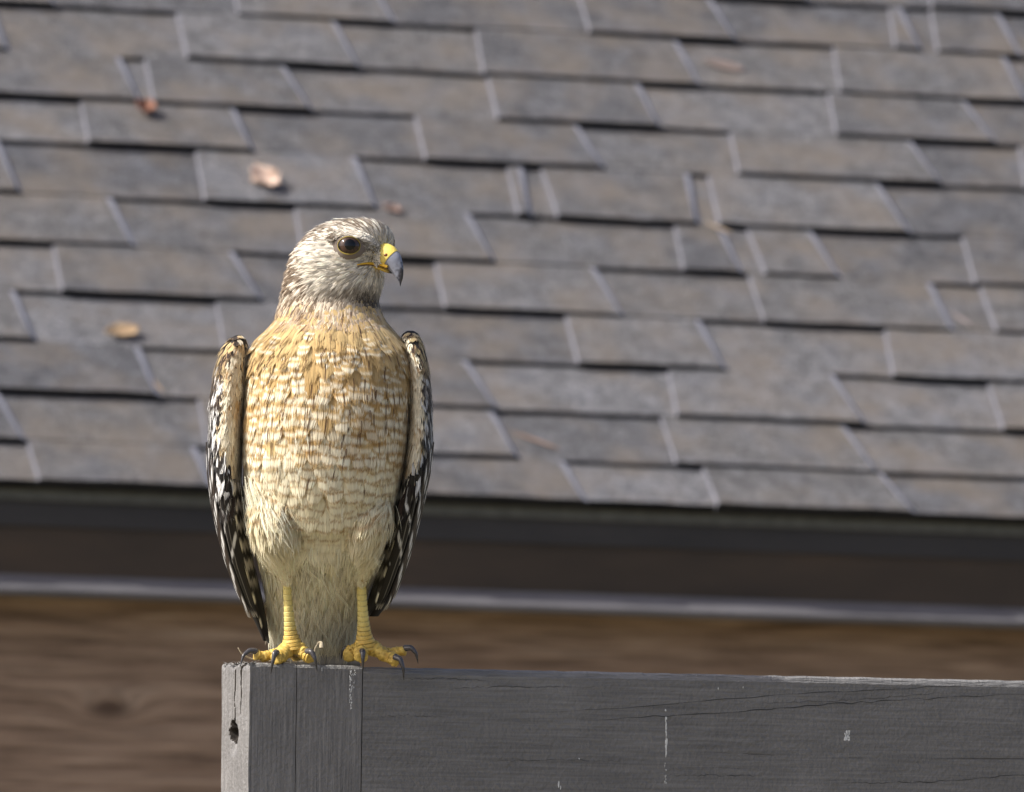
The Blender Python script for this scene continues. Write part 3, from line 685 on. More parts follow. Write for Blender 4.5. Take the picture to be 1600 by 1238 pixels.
# head plumage, combed back from the bill
acc = Acc()
y, ph = sample(TORSO, 343, 512, 3.6, 4.4, .5); P, Dn, N = TORSO.frame(y, ph); n = len(y)
G = P - BK; G -= (G * N).sum(-1, keepdims=True) * N; G /= np.linalg.norm(G, axis=-1, keepdims=True) + 1e-9
wb = sstep(415, 480, y)[:, None]; D = G * (1 - wb) + (Dn + .35 * G) * wb + RS.normal(0, .10, (n, 3))
dist = np.linalg.norm(P - BK, axis=-1)
Ln = np.interp(dist, [0, 40, 80, 130], [6, 12, 19, 27]) * RS.uniform(.8, 1.25, n) * np.interp(y, [455, 495], [1, .6]); W = np.interp(dist, [0, 40, 120], [2.4, 3.8, 5.6]) * RS.uniform(.8, 1.2, n)
Dn_ = D / np.linalg.norm(D, axis=-1, keepdims=True)
ok = ~near_eye(P)
for f in (.5, .8, 1.): ok &= ~near_eye(P + Dn_ * (Ln * f)[:, None], 17.5, 13.5)
ok &= ~((np.abs(P[:, 0] - 604) < 14) & (P[:, 1] < -8) & (P[:, 2] > 384) & (P[:, 2] < 420) & (dist < 26))
P, N, D, Ln, W = P[ok], N[ok], D[ok], Ln[ok], W[ok]
feathers(acc, P, N, D, Ln, W, col_head, ns=4, nk=4, lift=(.02, .10), cup=.15, fray=.2, bend=.03, gap=.95)
# brow: a shelf of feathers over the eye
def polyline(pts, n):
    pts = np.array(pts, float); t = np.linspace(0, 1, len(pts)); q = np.linspace(0, 1, n)
    out = np.stack([np.interp(q, t, pts[:, c]) for c in range(pts.shape[1])], -1)
    for _ in range(3 if n > 8 else 0): out[1:-1] = (out[:-2] + 2 * out[1:-1] + out[2:]) / 4
    return out
bl = polyline([(594, 387), (580, 378), (564, 371), (547, 367.5), (531, 369.5), (518, 376)], 160)
bp = np.stack([bl[:, 0], TORSO.depth_front(bl[:, 0], bl[:, 1]), bl[:, 1]], -1); sh = np.sin(np.linspace(.1, np.pi - .2, 160)) ** .7
bd = np.gradient(bp, axis=0); bd /= np.linalg.norm(bd, axis=-1, keepdims=True)
for lay in range(5):
    off = RS.uniform(-1, 1, 160)
    Pb = bp + np.stack([0 * sh, -sh * (7.5 - lay * 1.3), -lay * 1.9 + off], -1); Nb = np.tile([0., -.8, -.6], (160, 1))
    feathers(acc, Pb, Nb, bd + RS.normal(0, .2, (160, 3)), RS.uniform(7, 13, 160), RS.uniform(1.8, 3.2, 160), col_head, ns=3, nk=4, lift=(0, .10), cup=.1, fray=.25)
# bristles on the lores
q = 150; lx = RS.uniform(572, 600, q); ly = 384 + RS.uniform(2, 26, q); Pl = np.stack([lx, TORSO.depth_front(lx, ly) - 1, ly], -1); _, _, Nl = TORSO.frame(ly, TORSO.phi_front(lx, ly))
feathers(acc, Pl, Nl, np.stack([RS.normal(-.3, .6, q), RS.normal(-.1, .2, q), RS.normal(.2, .5, q)], -1), RS.uniform(6, 13, q), np.full(q, 1.6), lambda X, Y, u, v, r, rb, P0: mix(C['hw'] + 0 * X[..., None], C['dk'] + 0 * X[..., None], 1. * (r[0] < .4)), ns=2, nk=4, lift=(.02, .2), cup=0, fray=.3, gap=.5)
q = 420; lx = RS.uniform(584, 594.5, q); ly = RS.uniform(381, 413, q); wz = 15.5 * np.sqrt(np.clip(1 - ((ly - 399) / 19.5) ** 2, .02, 1))
Pl = np.stack([lx + wz * -.0, -35 + (lx - 600) / .86 * -.51 - wz * .86 - 1.2, ly], -1); Pl[:, 0] -= wz * .51 * .6
Nl = np.tile([-.45, -.9, 0.], (q, 1)); feathers(acc, Pl, Nl, np.stack([RS.normal(.7, .25, q), RS.normal(-.4, .1, q), RS.normal(.05, .5, q)], -1), RS.uniform(5, 9, q), RS.uniform(1.5, 2.8, q), lambda X, Y, u, v, r, rb, P0: mix(C['hw'] + 0 * X[..., None], C['grey'] * .6 + 0 * X[..., None], np.clip(1. * (r[0] < .45), 0, 1)) * (.8 + .3 * rb[..., None]), ns=3, nk=4, lift=(.0, .12), cup=0, fray=.3, gap=.8)
tag(acc.build('head_plumage', M_feather, hawk, True), kind='stuff')

# ---- generic tube / section lofts (px space)
def tube(path, rad, ns=14, flat=None, cap=True):
    path = np.asarray(path, float); rad = np.asarray(rad, float); n = len(path)
    t = np.gradient(path, axis=0); t /= np.linalg.norm(t, axis=-1, keepdims=True) + 1e-9
    ref = np.array([0, -1., .2]); ref = np.where(np.abs((t * ref).sum(-1, keepdims=True)) > .9, np.array([1., 0, 0]), ref)
    a = np.cross(t, ref); a /= np.linalg.norm(a, axis=-1, keepdims=True) + 1e-9; b = np.cross(t, a)
    th = np.linspace(0, 2 * np.pi, ns, endpoint=False)
    V = path[:, None, :] + rad[:, None, None] * (np.cos(th)[None, :, None] * a[:, None, :] + np.sin(th)[None, :, None] * b[:, None, :] * (1 if flat is None else flat))
    F = [tuple(f) for f in grid_faces(n, ns, True)]
    F += [tuple(range(ns))[::-1], tuple(range((n - 1) * ns, n * ns))]
    return V.reshape(-1, 3), F
def simple(name, V, F, mat, parent, col): return mesh(name, px2m(np.asarray(V)), F, mat, parent, True, None, col)

# ---- eyes
def eye_at(yy_, ph_):
    P, _, N = TORSO.frame(np.array([yy_]), np.array([ph_])); P, N = P[0], N[0]
    N = N / np.linalg.norm(N); r = 20.0; c = P - N * 8.2
    up = np.array([0, 0, -1.]); tx = np.cross(N, up); tx /= np.linalg.norm(tx); ty = np.cross(tx, N)
    if ty[2] > 0: ty = -ty; tx = -tx
    th = np.linspace(0.0, 1.9, 40); az = np.linspace(0, 2 * np.pi, 40, endpoint=False)
    T_, A_ = np.meshgrid(th, az, indexing='ij')
    gz = N + tx * .06 + ty * .02; gz /= np.linalg.norm(gz); t2 = np.cross(gz, ty); t2 /= np.linalg.norm(t2); t3 = np.cross(t2, gz)
    D_ = np.cos(T_)[..., None] * gz + np.sin(T_)[..., None] * (np.cos(A_)[..., None] * t2 + np.sin(A_)[..., None] * t3)
    V = c + r * D_
    fib = .75 + .5 * nz1(np.cos(A_) * 9 + 20, np.sin(A_) * 9 + 20)
    iris = lin((66, 49, 40)) * fib[..., None]; colr = mix(iris, lin((20, 15, 13)) + 0 * iris, sstep(.78, .92, T_))
    F = grid_faces(40, 40, True)
    M_eye = mat_vcol('eye_gloss', .06, .45)
    e = simple('eye', V.reshape(-1, 3), F, M_eye, hawk, np.clip(colr.reshape(-1, 3), 0, 1))
    th = np.linspace(0.0, .44, 8); T_, A_ = np.meshgrid(th, az, indexing='ij')
    D_ = np.cos(T_)[..., None] * gz + np.sin(T_)[..., None] * (np.cos(A_)[..., None] * t2 + np.sin(A_)[..., None] * t3)
    simple('pupil', (c + (r + .25) * D_).reshape(-1, 3), grid_faces(8, 40, True), M_eye, e, np.tile([.004, .004, .004], (8 * 40, 1)))
    # eyelid ring
    a = np.linspace(0, 2 * np.pi, 56, endpoint=True)
    ex = 17.6 * np.cos(a); ey = np.where(np.sin(a) > 0, 14.4, 13.2) * np.sin(a) * -1
    h = np.sqrt(np.maximum(r * r * 1.03 - ex ** 2 - ey ** 2, 1))
    path = c + tx * ex[:, None] + (-ty) * -ey[:, None] * -1 * -1 + N * h[:, None]
    rad = .7 + .3 * np.abs(np.sin(a))
    V, F = tube(path, rad, 8); simple('eyelid_ring', V, F, M_skin, e, np.tile(lin((150, 132, 58)), (len(V), 1)))
    # lid skin that closes the socket round the ball
    ring = []; Vv = []
    for q, k_ in enumerate((1.0, 1.16, 1.5)):
        hh = h * (1.0 if q == 0 else 1) - (0, 1.0, 6.5)[q]
        Vv.append(c + tx * (ex * k_)[:, None] + ty * (-ey * k_)[:, None] * -1 + N * hh[:, None])
    Vv = np.stack(Vv); V = Vv.reshape(-1, 3); simple('eyelid', V, grid_faces(3, 56), M_feather, e, np.tile(lin((120, 108, 98)), (len(V), 1)))
eye_at(385., float(TORSO.phi_front(546., 385.)))
eye_at(385., float(TORSO.phi_front(546., 385.)) - 2 * (float(TORSO.phi_front(546., 385.)) - math.atan2(36, 64)))

# ---- bill
GD = np.array([.86, -.51]); GP = np.array([.51, .86])   # gaze and its horizontal normal (x, depth)
def bill_loft(name, secs, colf, mat, parent, nr=28, sub=6):
    secs = np.array(secs, float); m = len(secs); q = np.linspace(0, m - 1, (m - 1) * sub + 1)
    ii = np.clip(np.floor(q).astype(int), 0, m - 2); f = (q - ii)[:, None]
    def cr(k): return secs[np.clip(k, 0, m - 1)]
    p0, p1_, p2_, p3 = cr(ii - 1), cr(ii), cr(ii + 1), cr(ii + 2)
    I = .5 * (2 * p1_ + (p2_ - p0) * f + (2 * p0 - 5 * p1_ + 4 * p2_ - p3) * f ** 2 + (3 * p1_ - p0 - 3 * p2_ + p3) * f ** 3)
    th = np.linspace(0, 2 * np.pi, nr, endpoint=False)
    V = []
    for (tx, ty, bx_, by, wv) in I:
        wv = max(wv, .2); cxm, cym = (tx + bx_) / 2, (ty + by) / 2; hx, hy_ = (tx - bx_) / 2, (ty - by) / 2
        ct = np.cos(th); st = np.sin(th)
        prof = np.sign(st) * np.abs(st) ** .85 * (1 - .25 * np.maximum(0, ct))
        xs_ = cxm + hx * ct; ys_ = cym + hy_ * ct
        a = (xs_ - 600) / GD[0] * 1.0
        X = 600 + a * GD[0] + wv * prof * GP[0]; Dp = -35 + a * GD[1] + wv * prof * GP[1]
        V.append(np.stack([X, Dp, ys_], -1))
    V = np.array(V); n = len(I); Vf = V.reshape(-1, 3)
    F = [tuple(f_) for f_ in grid_faces(n, nr, True)] + [tuple(range(nr))[::-1], tuple(range((n - 1) * nr, n * nr))]
    u = np.repeat(np.linspace(0, 1, n), nr); t = np.tile(np.cos(th), n)
    return simple(name, Vf, F, mat, parent, np.clip(colf(u, t, Vf), .002, 1))
cY = lin((230, 206, 100)); cG = lin((132, 135, 148)); cD = lin((44, 44, 52))
beak = bill_loft('beak', [(620.5, 392.5, 601, 417, 13.0), (625.5, 400, 608, 422, 10.5), (628.8, 411, 614, 427.5, 7.6), (630.5, 422.5, 619, 433.5, 5), (630, 434, 622.8, 439, 2.9), (627.6, 442.5, 625, 444, 1.4), (626.3, 448.5, 625.9, 448.6, .3)],
  lambda u, t, V: mix(cG + 0 * V, cD + 0 * V, np.clip(sstep(.28, .75, u + .15 * t + .35 * (nz2(V[:, 0] / 3, V[:, 2] / 3) - .5)), 0, 1)), M_horn, hawk)
bill_loft('cere', [(592, 381, 588, 417, 15.5), (604, 380.5, 595, 417.5, 15.2), (615, 385.5, 600, 418, 14.4), (621.2, 392.8, 603, 418, 13.2)],
  lambda u, t, V: mix(cY + 0 * V, lin((214, 190, 104)) + 0 * V, np.clip(.8 * nz1(V[:, 0] / 6, V[:, 2] / 6) * (t < .2), 0, 1)), M_skin, beak)
bill_loft('lower_mandible', [(588, 414, 588, 420, 12), (598, 416, 597, 423.5, 10), (606, 420, 604, 426.5, 7), (612, 424, 610.5, 428, 3.5), (615, 427, 614.5, 428, 1)],
  lambda u, t, V: mix(lin((206, 170, 66)) + 0 * V, cD + 0 * V, sstep(.45, .8, u)), M_horn, beak)
a_ = np.linspace(0, 2 * np.pi, 10, endpoint=False)
def surf_blob(name, x, y_, rx, ry, rd, colr, mat, parent, dep):
    th, az = np.meshgrid(np.linspace(0, np.pi, 9), a_, indexing='ij')
    V = np.stack([x + rx * np.sin(th) * np.cos(az), dep + rd * np.cos(th), y_ + ry * np.sin(th) * np.sin(az)], -1).reshape(-1, 3)
    return simple(name, V, grid_faces(9, 10, True), mat, parent, np.tile(colr, (len(V), 1)))
nose_d = -35 + (607 - 600) / .86 * -.51 - 12.6
surf_blob('nostril', 604, 399.5, 4.0, 2.9, 2.8, lin((110, 58, 16)), M_horn, beak, nose_d + 1.0)
gp = polyline([(606, 418), (597, 414), (586, 412.5), (573, 412), (559, 414.5)], 24)
gdp = np.minimum(TORSO.depth_front(gp[:, 0], gp[:, 1]) - 2.2, -35 + (gp[:, 0] - 600) * -.6 - 13 * sstep(585, 600, gp[:, 0]))
V, F = tube(np.stack([gp[:, 0], gdp, gp[:, 1]], -1), np.interp(np.linspace(0, 1, 24), [0, .3, 1], [2.4, 3.0, .9]), 10)
simple('gape', V, F, M_skin, beak, np.tile(lin((222, 176, 52)), (len(V), 1)))
gp2 = gp + np.array([0, 2.6]); V, F = tube(np.stack([gp2[:, 0], gdp + .6, gp2[:, 1]], -1), np.interp(np.linspace(0, 1, 24), [0, .3, 1], [1.2, 1.4, .5]), 8)
simple('mouth_line', V, F, M_horn, beak, np.tile(lin((96, 60, 30)), (len(V), 1)))

# ---- legs
cLeg, cLeg2, cToe = lin((226, 208, 130)), lin((214, 178, 70)), lin((214, 174, 82))
def make_leg(tars, rad, toes, claws):
    VV, FF, CC = [], [], []
    def push(V, F, c):
        o = len(VV); VV.extend(V.tolist()); FF.extend([tuple(i + o for i in f) for f in F]); CC.extend(c.tolist())
    n = 190; p = polyline(tars, n); r = np.interp(np.linspace(0, 1, n), np.linspace(0, 1, len(rad)), rad)
    yv = p[:, 2]; per = np.interp(yv, [905, 960, 1010], [10.5, 8, 6]); phs = np.cumsum(np.gradient(yv) / per); fr = phs - np.floor(phs)
    amp = np.interp(yv, [905, 930, 975, 1010], [.25, .5, 1.0, 1.2])
    rr_ = r + amp * (.5 - fr) * .9 - .8 * amp * np.exp(-((fr - .95) / .10) ** 2)
    V, F = tube(p, rr_, 24)
    ctr_ = np.repeat(p, 24, 0); fr_m = sstep(-.1, .35, -(V[:, 1] - ctr_[:, 1]) / np.repeat(rr_, 24)); fr_m = np.maximum(fr_m, .75 * (nz2(V[:, 0] / 3 + 9, V[:, 2] / 2.6 + 3) > .62))
    groove = np.repeat(np.clip(np.exp(-((fr - .95) / .13) ** 2), 0, 1) * np.clip(amp, .3, 1), 24)
    nn = nz1(V[:, 0] / 4 + 7, V[:, 2] / 4); c = mix(cLeg + 0 * V, cToe + 0 * V, np.clip(sstep(960, 1008, V[:, 2]) * .8 + .3 * (nn - .5), 0, 1))
    c = mix(c, lin((96, 70, 22)) + 0 * c, groove * fr_m * (.25 + .6 * nz3(V[:, 0] / 6, V[:, 2] / 9))); push(V, F, c)
    for (pts, rds) in toes:
        n = 46; p = polyline(pts, n); r = np.interp(np.linspace(0, 1, n), np.linspace(0, 1, len(rds)), rds)
        q = np.linspace(0, 1, n); r = r * .91 * (1 + .09 * np.sin(q * 22) + .04 * np.sin(q * 60)); r[-3:] *= (.93, .78, .45)
        V, F = tube(p, r, 20); c0 = p.mean(0)
        ns_ = VNoise(int(abs(p[0, 0]) * 7) % 97); k_ = ns_(V[:, 0] / 2.6 + V[:, 1] / 5, V[:, 2] / 2.6 + 60); ctr = np.repeat(p, 20, 0)
        V = ctr + (V - ctr) * (1 + .30 * (k_ - .5))[:, None]
        c = mix(cToe * .66 + 0 * V, lin((234, 202, 106)) + 0 * V, np.clip(k_ * 1.1 - .1, 0, 1)); push(V, F, c)
    leg = simple('leg', np.array(VV), FF, M_skin, hawk, np.array(CC))
    for (pts, r0) in claws:
        n = 26; p = polyline(pts, n); q = np.linspace(0, 1, n); V, F = tube(p, r0 * (1 - q ** 1.5) + .35, 12)
        g = np.repeat(q, 12); c = mix(lin((86, 83, 84)) + 0 * V, lin((28, 27, 28)) + 0 * V, np.clip(g * .8 + .5 * (nz1(V[:, 0] / 2, V[:, 2] / 2) - .5), 0, 1)); simple('talon', V, F, M_horn, leg, c)
make_leg([(448, -4, 900), (449, 2, 930), (452, 8, 970), (455, 12, 1000), (457, 12, 1016)], [6.6, 6.6, 7.0, 8.4, 10.5, 16, 19],
  [([(452, 10, 1016), (430, 0, 1023), (412, -8, 1026), (397, -14, 1023)], [13, 9.5, 9, 8.5]), ([(447, 8, 1016), (440, -12, 1024), (434, -24, 1028), (431, -31, 1028)], [13, 12, 10.5, 9.5]),
   ([(464, 12, 1013), (474, 4, 1021), (482, -3, 1027), (486, -8, 1029)], [13, 11, 10, 9]), ([(458, 18, 1018), (462, 34, 1026), (464, 48, 1027)], [11, 9.5, 9])],
  [([(401, -14, 1018), (391, -22, 1016), (381, -30, 1023), (376, -34, 1041)], 4.9), ([(433, -30, 1019), (430, -38, 1020), (427, -41, 1034), (424, -38, 1052)], 4.9), ([(480, -6, 1018), (487, -16, 1018), (493, -20, 1030), (496, -18, 1049)], 4.9), ([(464, 50, 1022), (465, 60, 1020), (466, 66, 1030), (466, 66, 1036)], 5)])
make_leg([(564, 18, 900), (565, 24, 930), (567, 34, 970), (569, 42, 998), (571, 45, 1015)], [7.8, 7.6, 7.8, 9.0, 11, 16, 19],
  [([(562, 46, 1014), (550, 48, 1020), (545, 42, 1025), (543, 36, 1028)], [13, 12.5, 11, 9]), ([(567, 42, 1012), (564, 28, 1020), (564, 18, 1026), (565, 11, 1028)], [13, 12, 11, 9.5]),
   ([(580, 46, 1012), (598, 38, 1024), (612, 30, 1029), (620, 20, 1036)], [13, 10.5, 10, 9]), ([(582, 50, 1014), (604, 55, 1022), (620, 52, 1020), (634, 46, 1018)], [11, 9, 8.5, 8])],
  [([(546, 52, 1020), (540, 60, 1014), (534, 66, 1018), (532, 68, 1032)], 5), ([(566, 12, 1018), (567, 4, 1020), (567, 0, 1032), (567, 3, 1049)], 4.9), ([(617, 18, 1027), (625, 10, 1030), (630, 6, 1044), (631, 10, 1063)], 4.9), ([(632, 46, 1014), (642, 40, 1013), (650, 36, 1022), (653, 38, 1038)], 4.9)])

# ---- wings
WL = Loft([(524, 368, 379, 0, 10), (527, 362, 382, 0, 20), (533, 355, 386, 0, 32), (545, 346, 388, 4, 45), (575, 336, 388, 10, 62), (620, 328, 386, 18, 78), (680, 326, 380, 26, 92), (740, 328, 376, 34, 100), (790, 334, 378, 42, 100), (840, 345, 386, 54, 90), (880, 356, 393, 66, 76), (920, 371, 402, 80, 56), (955, 387, 408, 92, 34), (985, 401, 412, 100, 16), (1006, 410, 415, 104, 4)], 3)
WR = Loft([(517, 636, 646, 5, 12), (520, 630, 652, 5, 24), (527, 626, 657, 6, 36), (540, 628, 662, 8, 48), (570, 634, 669, 14, 64), (620, 638, 674, 22, 78), (680, 636, 675, 30, 90), (740, 629, 668, 38, 96), (800, 618, 655, 48, 92), (850, 606, 642, 58, 80), (900, 590, 625, 72, 62), (940, 577, 609, 84, 42), (965, 571, 590, 92, 18)], 3)
def make_wing(loft, side):
    """side -1: outer face to the left of the picture, +1: to the right"""
    P, F = loft.grid(4, 36)
    wing = mesh('wing', px2m(P), F, plain('wing_underside', (.02, .017, .015), .8), hawk, True)
    def outf(ph):                                # 0 at the leading edge facing the front, 1 on the outer face, -1 on the body side
        c = np.cos(ph) * side; s_ = np.sin(ph); return np.degrees(np.arctan2(c, s_))
    acc = Acc()
    y, ph = sample(loft, loft.y0 + 3, 772, 8, 8.5, .45); P, Dn, N = loft.frame(y, ph); n = len(y); az = outf(ph)
    lim = np.interp(y + RS.normal(0, 12, n), [520, 560, 620, 690, 740, 785], [-25, 8, 24, 26, 0, -70]) + RS.normal(0, 4, n)
    tanm = (az < lim) & (az > -100)
    def col_tan(X, Y, u, v, r, rb, P0):
        b = mix(C['cream'] * .92 + 0 * X[..., None], C['tan'] + 0 * X[..., None], np.clip(.1 + .9 * nz1(P0[..., 0] / 7 + 3, P0[..., 2] / 20) * r[0] * 1.2, 0, 1))
        b = mix(b, C['brown'] * .7 + 0 * b, ((r[1] < .16) & (np.abs(v) < .5)) * .8); return b * (.85 + .3 * rb[..., None])
    def col_cov(X, Y, u, v, r, rb, P0):
        y0 = P0[..., 2]; upz = sstep(640, 560, y0)
        d = mix(C['bk'] + 0 * X[..., None], C['wbr'] + 0 * X[..., None], np.clip(.35 * r[0] + .3 * upz, 0, 1))
        edge = sstep(.62, .85, np.abs(v)) * sstep(.25, .5, u) + sstep(.86, .97, u) * .8
        d = mix(d, C['tanl'] + 0 * d, np.clip(sstep(585, 545, y0) * (r[2] < .6) * .85, 0, 1)); d1 = mix(d, C['htan'] + 0 * d, np.clip(edge * upz * .9, 0, 1))
        spot = (sstep(.45, .25, np.abs(u - .62)) * sstep(.1, .4, v * np.where(r[2] < .5, 1, -1)) * (r[1] < .48)) * sstep(560, 650, y0) * sstep(780, 730, y0)
        spot2 = (r[3] < .22) * sstep(.5, .3, np.abs(u - .6)) * sstep(545, 600, y0) * sstep(775, 730, y0)
        return mix(d1, C['wht'] + 0 * d1, np.clip(spot + spot2, 0, 1)) * (.88 + .24 * rb[..., None])
    i1 = np.where(tanm)[0]; i2 = np.where(~tanm)[0]
    Dv = Dn + RS.normal(0, .08, (n, 3))
    f2 = i2[np.argsort(-y[i2])]
    feathers(acc, P[f2], N[f2], Dv[f2], np.interp(y[f2], [520, 600, 700, 800], [16, 26, 38, 60]) * RS.uniform(.85, 1.15, len(f2)), np.interp(y[f2], [520, 600, 800], [9, 13, 19]) * RS.uniform(.85, 1.1, len(f2)), col_cov, ns=7, nk=7, lift=(.0, .07), cup=.2, fray=.06)
    feathers(acc, P[i1], N[i1], Dv[i1], np.interp(y[i1], [520, 800], [14, 26]) * RS.uniform(.8, 1.2, len(i1)), RS.uniform(6, 10, len(i1)), col_tan, ns=6, nk=5, lift=(.0, .09), cup=.15, fray=.2)
    tag(acc.build('wing_coverts', M_feather, wing), kind='stuff')
    # flight feathers: t = 0 at the outer edge .. 1 at the body edge
    spec = [(0.02, 690, .86), (.12, 700, .93), (.22, 716, .965), (.33, 730, .95), (.43, 740, .955), (.53, 742, .96), (.63, 744, .965), (.74, 748, 1.0), (.86, 752, 1.0), (.96, 760, .99)]
    tipmax = loft.y1; 
    for i, (t, ya, tf) in enumerate(spec):
        yt = 740 + (tipmax - 740) * tf
        if t < .7: yt = min(yt, 963 - 0 * t if side < 0 else 950)
        m = 60; yv = np.linspace(ya, yt, m); q = np.linspace(0, 1, m)
        cx, hw, c_, hd = loft.g(yv)
        tt = 1 - 2 * (t * .94 + .03); ph = np.arccos(np.clip(tt * -1 * -1 * side, -1, 1)) * np.ones(m)
        Pc, Dn_, N_ = loft.frame(yv, ph)
        Pc = Pc + N_ * ((5.5 if t < .3 else 3.5) + .5 * (i % 3))
        wdt = np.interp(q, [0, .1, .6, .9, 1], [4, 6.5, 7.5, 5.5, .6]) * (1.05 if t < .3 else .9) * (1.5 if t > .7 else 1)
        Tn = np.cross(N_, Dn_); Tn /= np.linalg.norm(Tn, axis=-1, keepdims=True)
        if (Tn[m // 2, 0] * side) < 0: Tn = -Tn       # +v points to the outer edge
        vv_ = np.linspace(-1, 1, 9); V = Pc[:, None] + Tn[:, None] * (vv_[None, :, None] * wdt[:, None, None]) + N_[:, None] * ((1.0 - vv_ ** 2) * 1.4)[None, :, None]
        Q, VV_ = np.meshgrid(q, vv_, indexing='ij'); Yq = np.broadcast_to(yv[:, None], Q.shape)
        base = C['bk'] * 1.0 + 0 * Q[..., None]
        base = base * (.7 + .6 * nz1(Yq / 40 + i * 9, VV_ * 5)[..., None])
        ph_ = (Yq + i * 17 + VV_ * -12) / 50.0; wv = ph_ - np.floor(ph_)
        if t < .3:
            base = mix(base, C['wbr'] + 0 * base, np.clip(.5 + .5 * VV_, 0, 1) * .7)
            m_ = sstep(.24, .17, np.abs(wv - .5)) * sstep(-.7, -.1, VV_) ; base = mix(base, C['wht'] + 0 * base, m_)
        elif t < .58:
            m_ = sstep(.12, .08, np.abs(wv - .5)) * sstep(.9, .5, np.abs(VV_ - .1)) * (Yq > 770) * (Yq < 880); base = mix(base, C['wht'] * .85 + 0 * base, m_)
            base = mix(base, C['grey'] * .8 + 0 * base, sstep(.75, .95, VV_) * .7)
        elif t < .7:
            ph2 = (Yq + 8) / 34.0; w2 = ph2 - np.floor(ph2)
            base = mix(base, C['cream'] * .85 + 0 * base, np.clip(sstep(.30, .2, np.abs(w2 - .5)) * sstep(-.3, .2, VV_), 0, 1))
        else:
            ph2 = (Yq + 12 * np.abs(VV_) + (0 if side < 0 else 15)) / 30.0; w2 = ph2 - np.floor(ph2)
            pl = C['grey'] * (.9 if side < 0 else .45)
            base = mix(base, pl + 0 * base, sstep(.26, .20, np.abs(w2 - .5)) * sstep(930, 890, Yq) * sstep(-1.0, -.7, VV_))
            w3 = ((Yq + 10) / 40.0) % 1.0
            base = mix(base, C['cream'] * .85 + 0 * base, sstep(.22, .12, np.abs(w3 - .5)) * sstep(.45, .8, VV_) * (t < .8))
        base = mix(base, C['grey'] * 1.0 + 0 * base, sstep(.945, .985, Q) * (.8 if t < .7 else .2))
        mesh('flight_feather', px2m(V.reshape(-1, 3)), grid_faces(m, 9), M_wingf, wing, True, None, np.clip(base.reshape(-1, 3), .003, .9))
    return wing
make_wing(WL, -1); make_wing(WR, 1)
# ---- tail, hanging behind the rail
tail = Acc(); first = None
for i in range(7):
    m = 40; q = np.linspace(0, 1, m); yv = 945 + q * 215; x0 = 440 + i * 17.5; xv = x0 + (x0 - 492) * .10 * q; dv = 118 + q * 95 + (abs(i - 3)) * 2 - (i % 2) * 1.5
    vv_ = np.linspace(-1, 1, 9); V = np.stack([xv[:, None] + vv_ * 13, dv[:, None] + vv_ ** 2 * 2 + 0 * xv[:, None], yv[:, None] + 0 * vv_], -1)
    Yq = np.broadcast_to(yv[:, None], V.shape[:2]); w2 = (Yq / 34.0) % 1.0
    c = mix(C['bk'] * 1.6 + 0 * V, C['grey'] * .9 + 0 * V, sstep(.30, .22, np.abs(w2 - .45)))
    if first is None: first = mesh('tail', px2m(V.reshape(-1, 3)), grid_faces(m, 9), M_wingf, hawk, True, None, c.reshape(-1, 3))
    else: mesh('tail_feather', px2m(V.reshape(-1, 3)), grid_faces(m, 9), M_wingf, first, True, None, c.reshape(-1, 3))

# ------------------------------------------------------------------ litter on the roof and the perch
def leaf_mesh(name, L_, W_, curl, mat, jag=.15, n=15, m=9):
    q = np.linspace(0, 1, n); v = np.linspace(-1, 1, m); Q, V_ = np.meshgrid(q, v, indexing='ij')
    wd = (np.sin(np.pi * np.clip(Q, .02, .98)) ** .7) * (1 + jag * np.sin(Q * 23 + V_ * 2)) 
    X = (Q - .5) * L_; Y = V_ * W_ / 2 * wd; Z = curl * W_ * (V_ ** 2 * .6 + (Q - .5) ** 2 * 1.2 + .08 * np.sin(Q * 9 + V_ * 3))
    V = np.stack([X, Y, Z + .001], -1).reshape(-1, 3)
    o = mesh(name, V, grid_faces(n, m), mat, None, True); s = o.modifiers.new('thickness', 'SOLIDIFY'); s.thickness = .0006
    return o
def on_roof(o, px, py, rot, h=.008):
    X, s_ = roofXS(px, py, h)
    p = BORG + BM @ roofP(X, s_, h)
    e1 = BM @ Vector((1, 0, 0)); n_ = BM @ RN; e2 = n_.cross(e1)
    Rm = Matrix((e1, e2, n_)).transposed() @ Matrix.Rotation(rot, 3, 'Z')
    o.matrix_world = Matrix.Translation(p) @ Rm.to_4x4()
def leafmat(name, a, b): return mat_noise(name, a, b, 60, .8, .3)
def leafy(px, py, L_, W_, curl, rot, a, b, label, h=.012, cat='leaf', name='dry_leaf'):
    o = leaf_mesh(name, L_, W_, curl, leafmat(name + '_brown', a, b)); on_roof(o, px, py, rot, h); return tag(o, label, cat)
leafy(410, 288, .050, .062, .45, .3, (.50, .36, .28), (.68, .52, .43), 'pale pink curled dry leaf lying flat on a roof shingle')
leafy(190, 521, .062, .034, .3, .25, (.33, .22, .13), (.46, .33, .20), 'orange tan narrow dry leaf lying on a roof shingle near the eave')
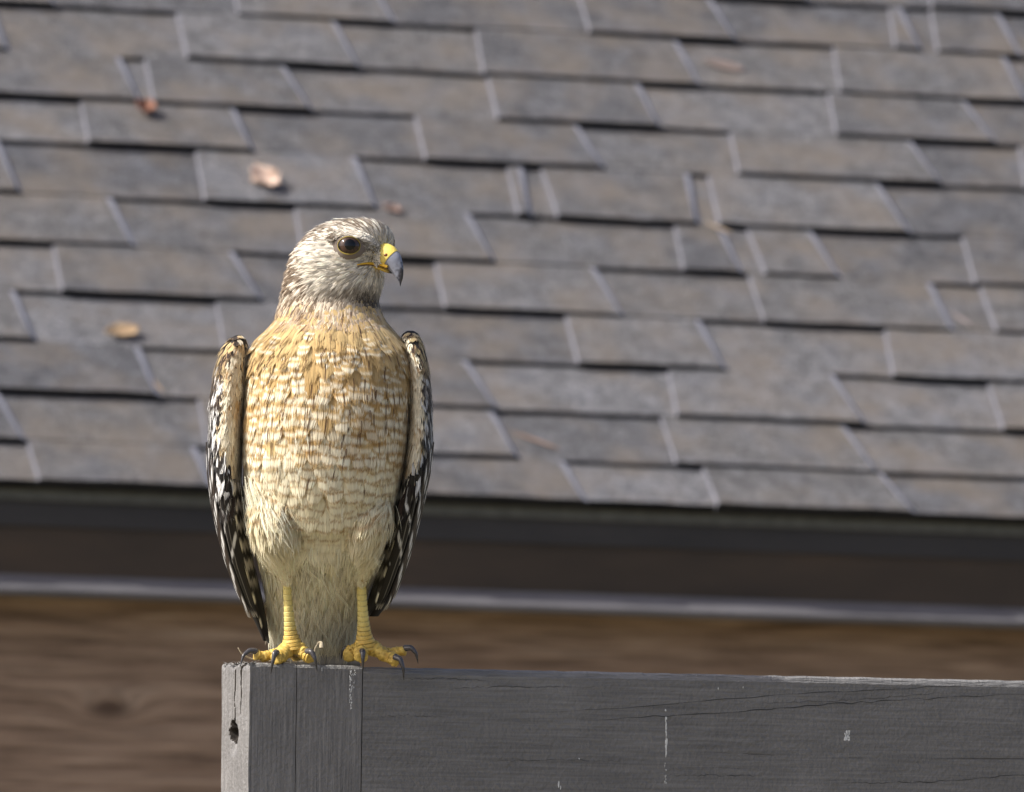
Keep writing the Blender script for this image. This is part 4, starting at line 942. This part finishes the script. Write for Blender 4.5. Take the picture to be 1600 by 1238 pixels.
leafy(226, 173, .034, .042, .4, -.6, (.20, .09, .06), (.30, .15, .10), 'small reddish brown leaf caught on a shingle edge high on the roof', .016)
leafy(612, 330, .022, .034, .3, 1.0, (.19, .135, .115), (.25, .17, .145), 'faded rust coloured leaf on the shingles just above the hawk', .010)
leafy(1132, 104, .070, .028, .12, -.35, (.17, .135, .12), (.22, .17, .15), 'faded brown leaf pressed flat against shingles near the ridge side', .009)
leafy(838, 690, .085, .007, .2, -.6, (.24, .16, .12), (.31, .22, .17), 'thin rusty pine needle cluster lying across a shingle by the hawk', .009, 'needles', 'pine_needles')
leafy(1124, 358, .050, .007, .2, -.7, (.36, .28, .20), (.46, .37, .28), 'short straw coloured twig caught on a shingle joint', .014, 'twig', 'twig')
leafy(1502, 500, .045, .008, .2, -1.0, (.26, .22, .21), (.34, .29, .28), 'pale pinkish twig wedged in a gap between two shingles', .010, 'twig', 'twig')
leafy(240, 600, .055, .008, .2, -1.2, (.26, .18, .12), (.33, .25, .17), 'brown twig lying upright on a shingle beside the hawk', .009, 'twig', 'twig')
M_straw = mat_noise('straw', (.42, .34, .22), (.58, .50, .36), 200, .7)
def litter(name, pts, rad, label, cat, flat=None):
    p = polyline(pts, 30); V, F = tube(p, np.interp(np.linspace(0, 1, 30), np.linspace(0, 1, len(rad)), rad), 8, flat)
    o = mesh(name, px2m(V), F, M_straw, None, True); o.matrix_world = hawk.matrix_world.copy(); return tag(o, label, cat)
litter('dry_sliver', [(490, 10, 1033), (491, 12, 1016), (497, 14, 1004), (502, 13, 1005), (502, 10, 1013)], [.9, 1.0, 1.4, 3.2, 3.6], 'curled dry plant sliver standing on the fence between the yellow feet', 'plant litter', .5)
litter('straw', [(372, -8, 1012), (378, -6, 1022), (392, 2, 1030), (420, 6, 1034), (452, 10, 1034)], [.6, 1.2, 1.3, 1.2, .7], 'bent pale straw lying under the long clawed toes on the fence', 'straw')
litter('straw', [(455, -6, 1034), (480, 0, 1033), (500, 8, 1034)], [.6, .9, .6], 'short straight straw on the fence top between the yellow feet', 'straw')
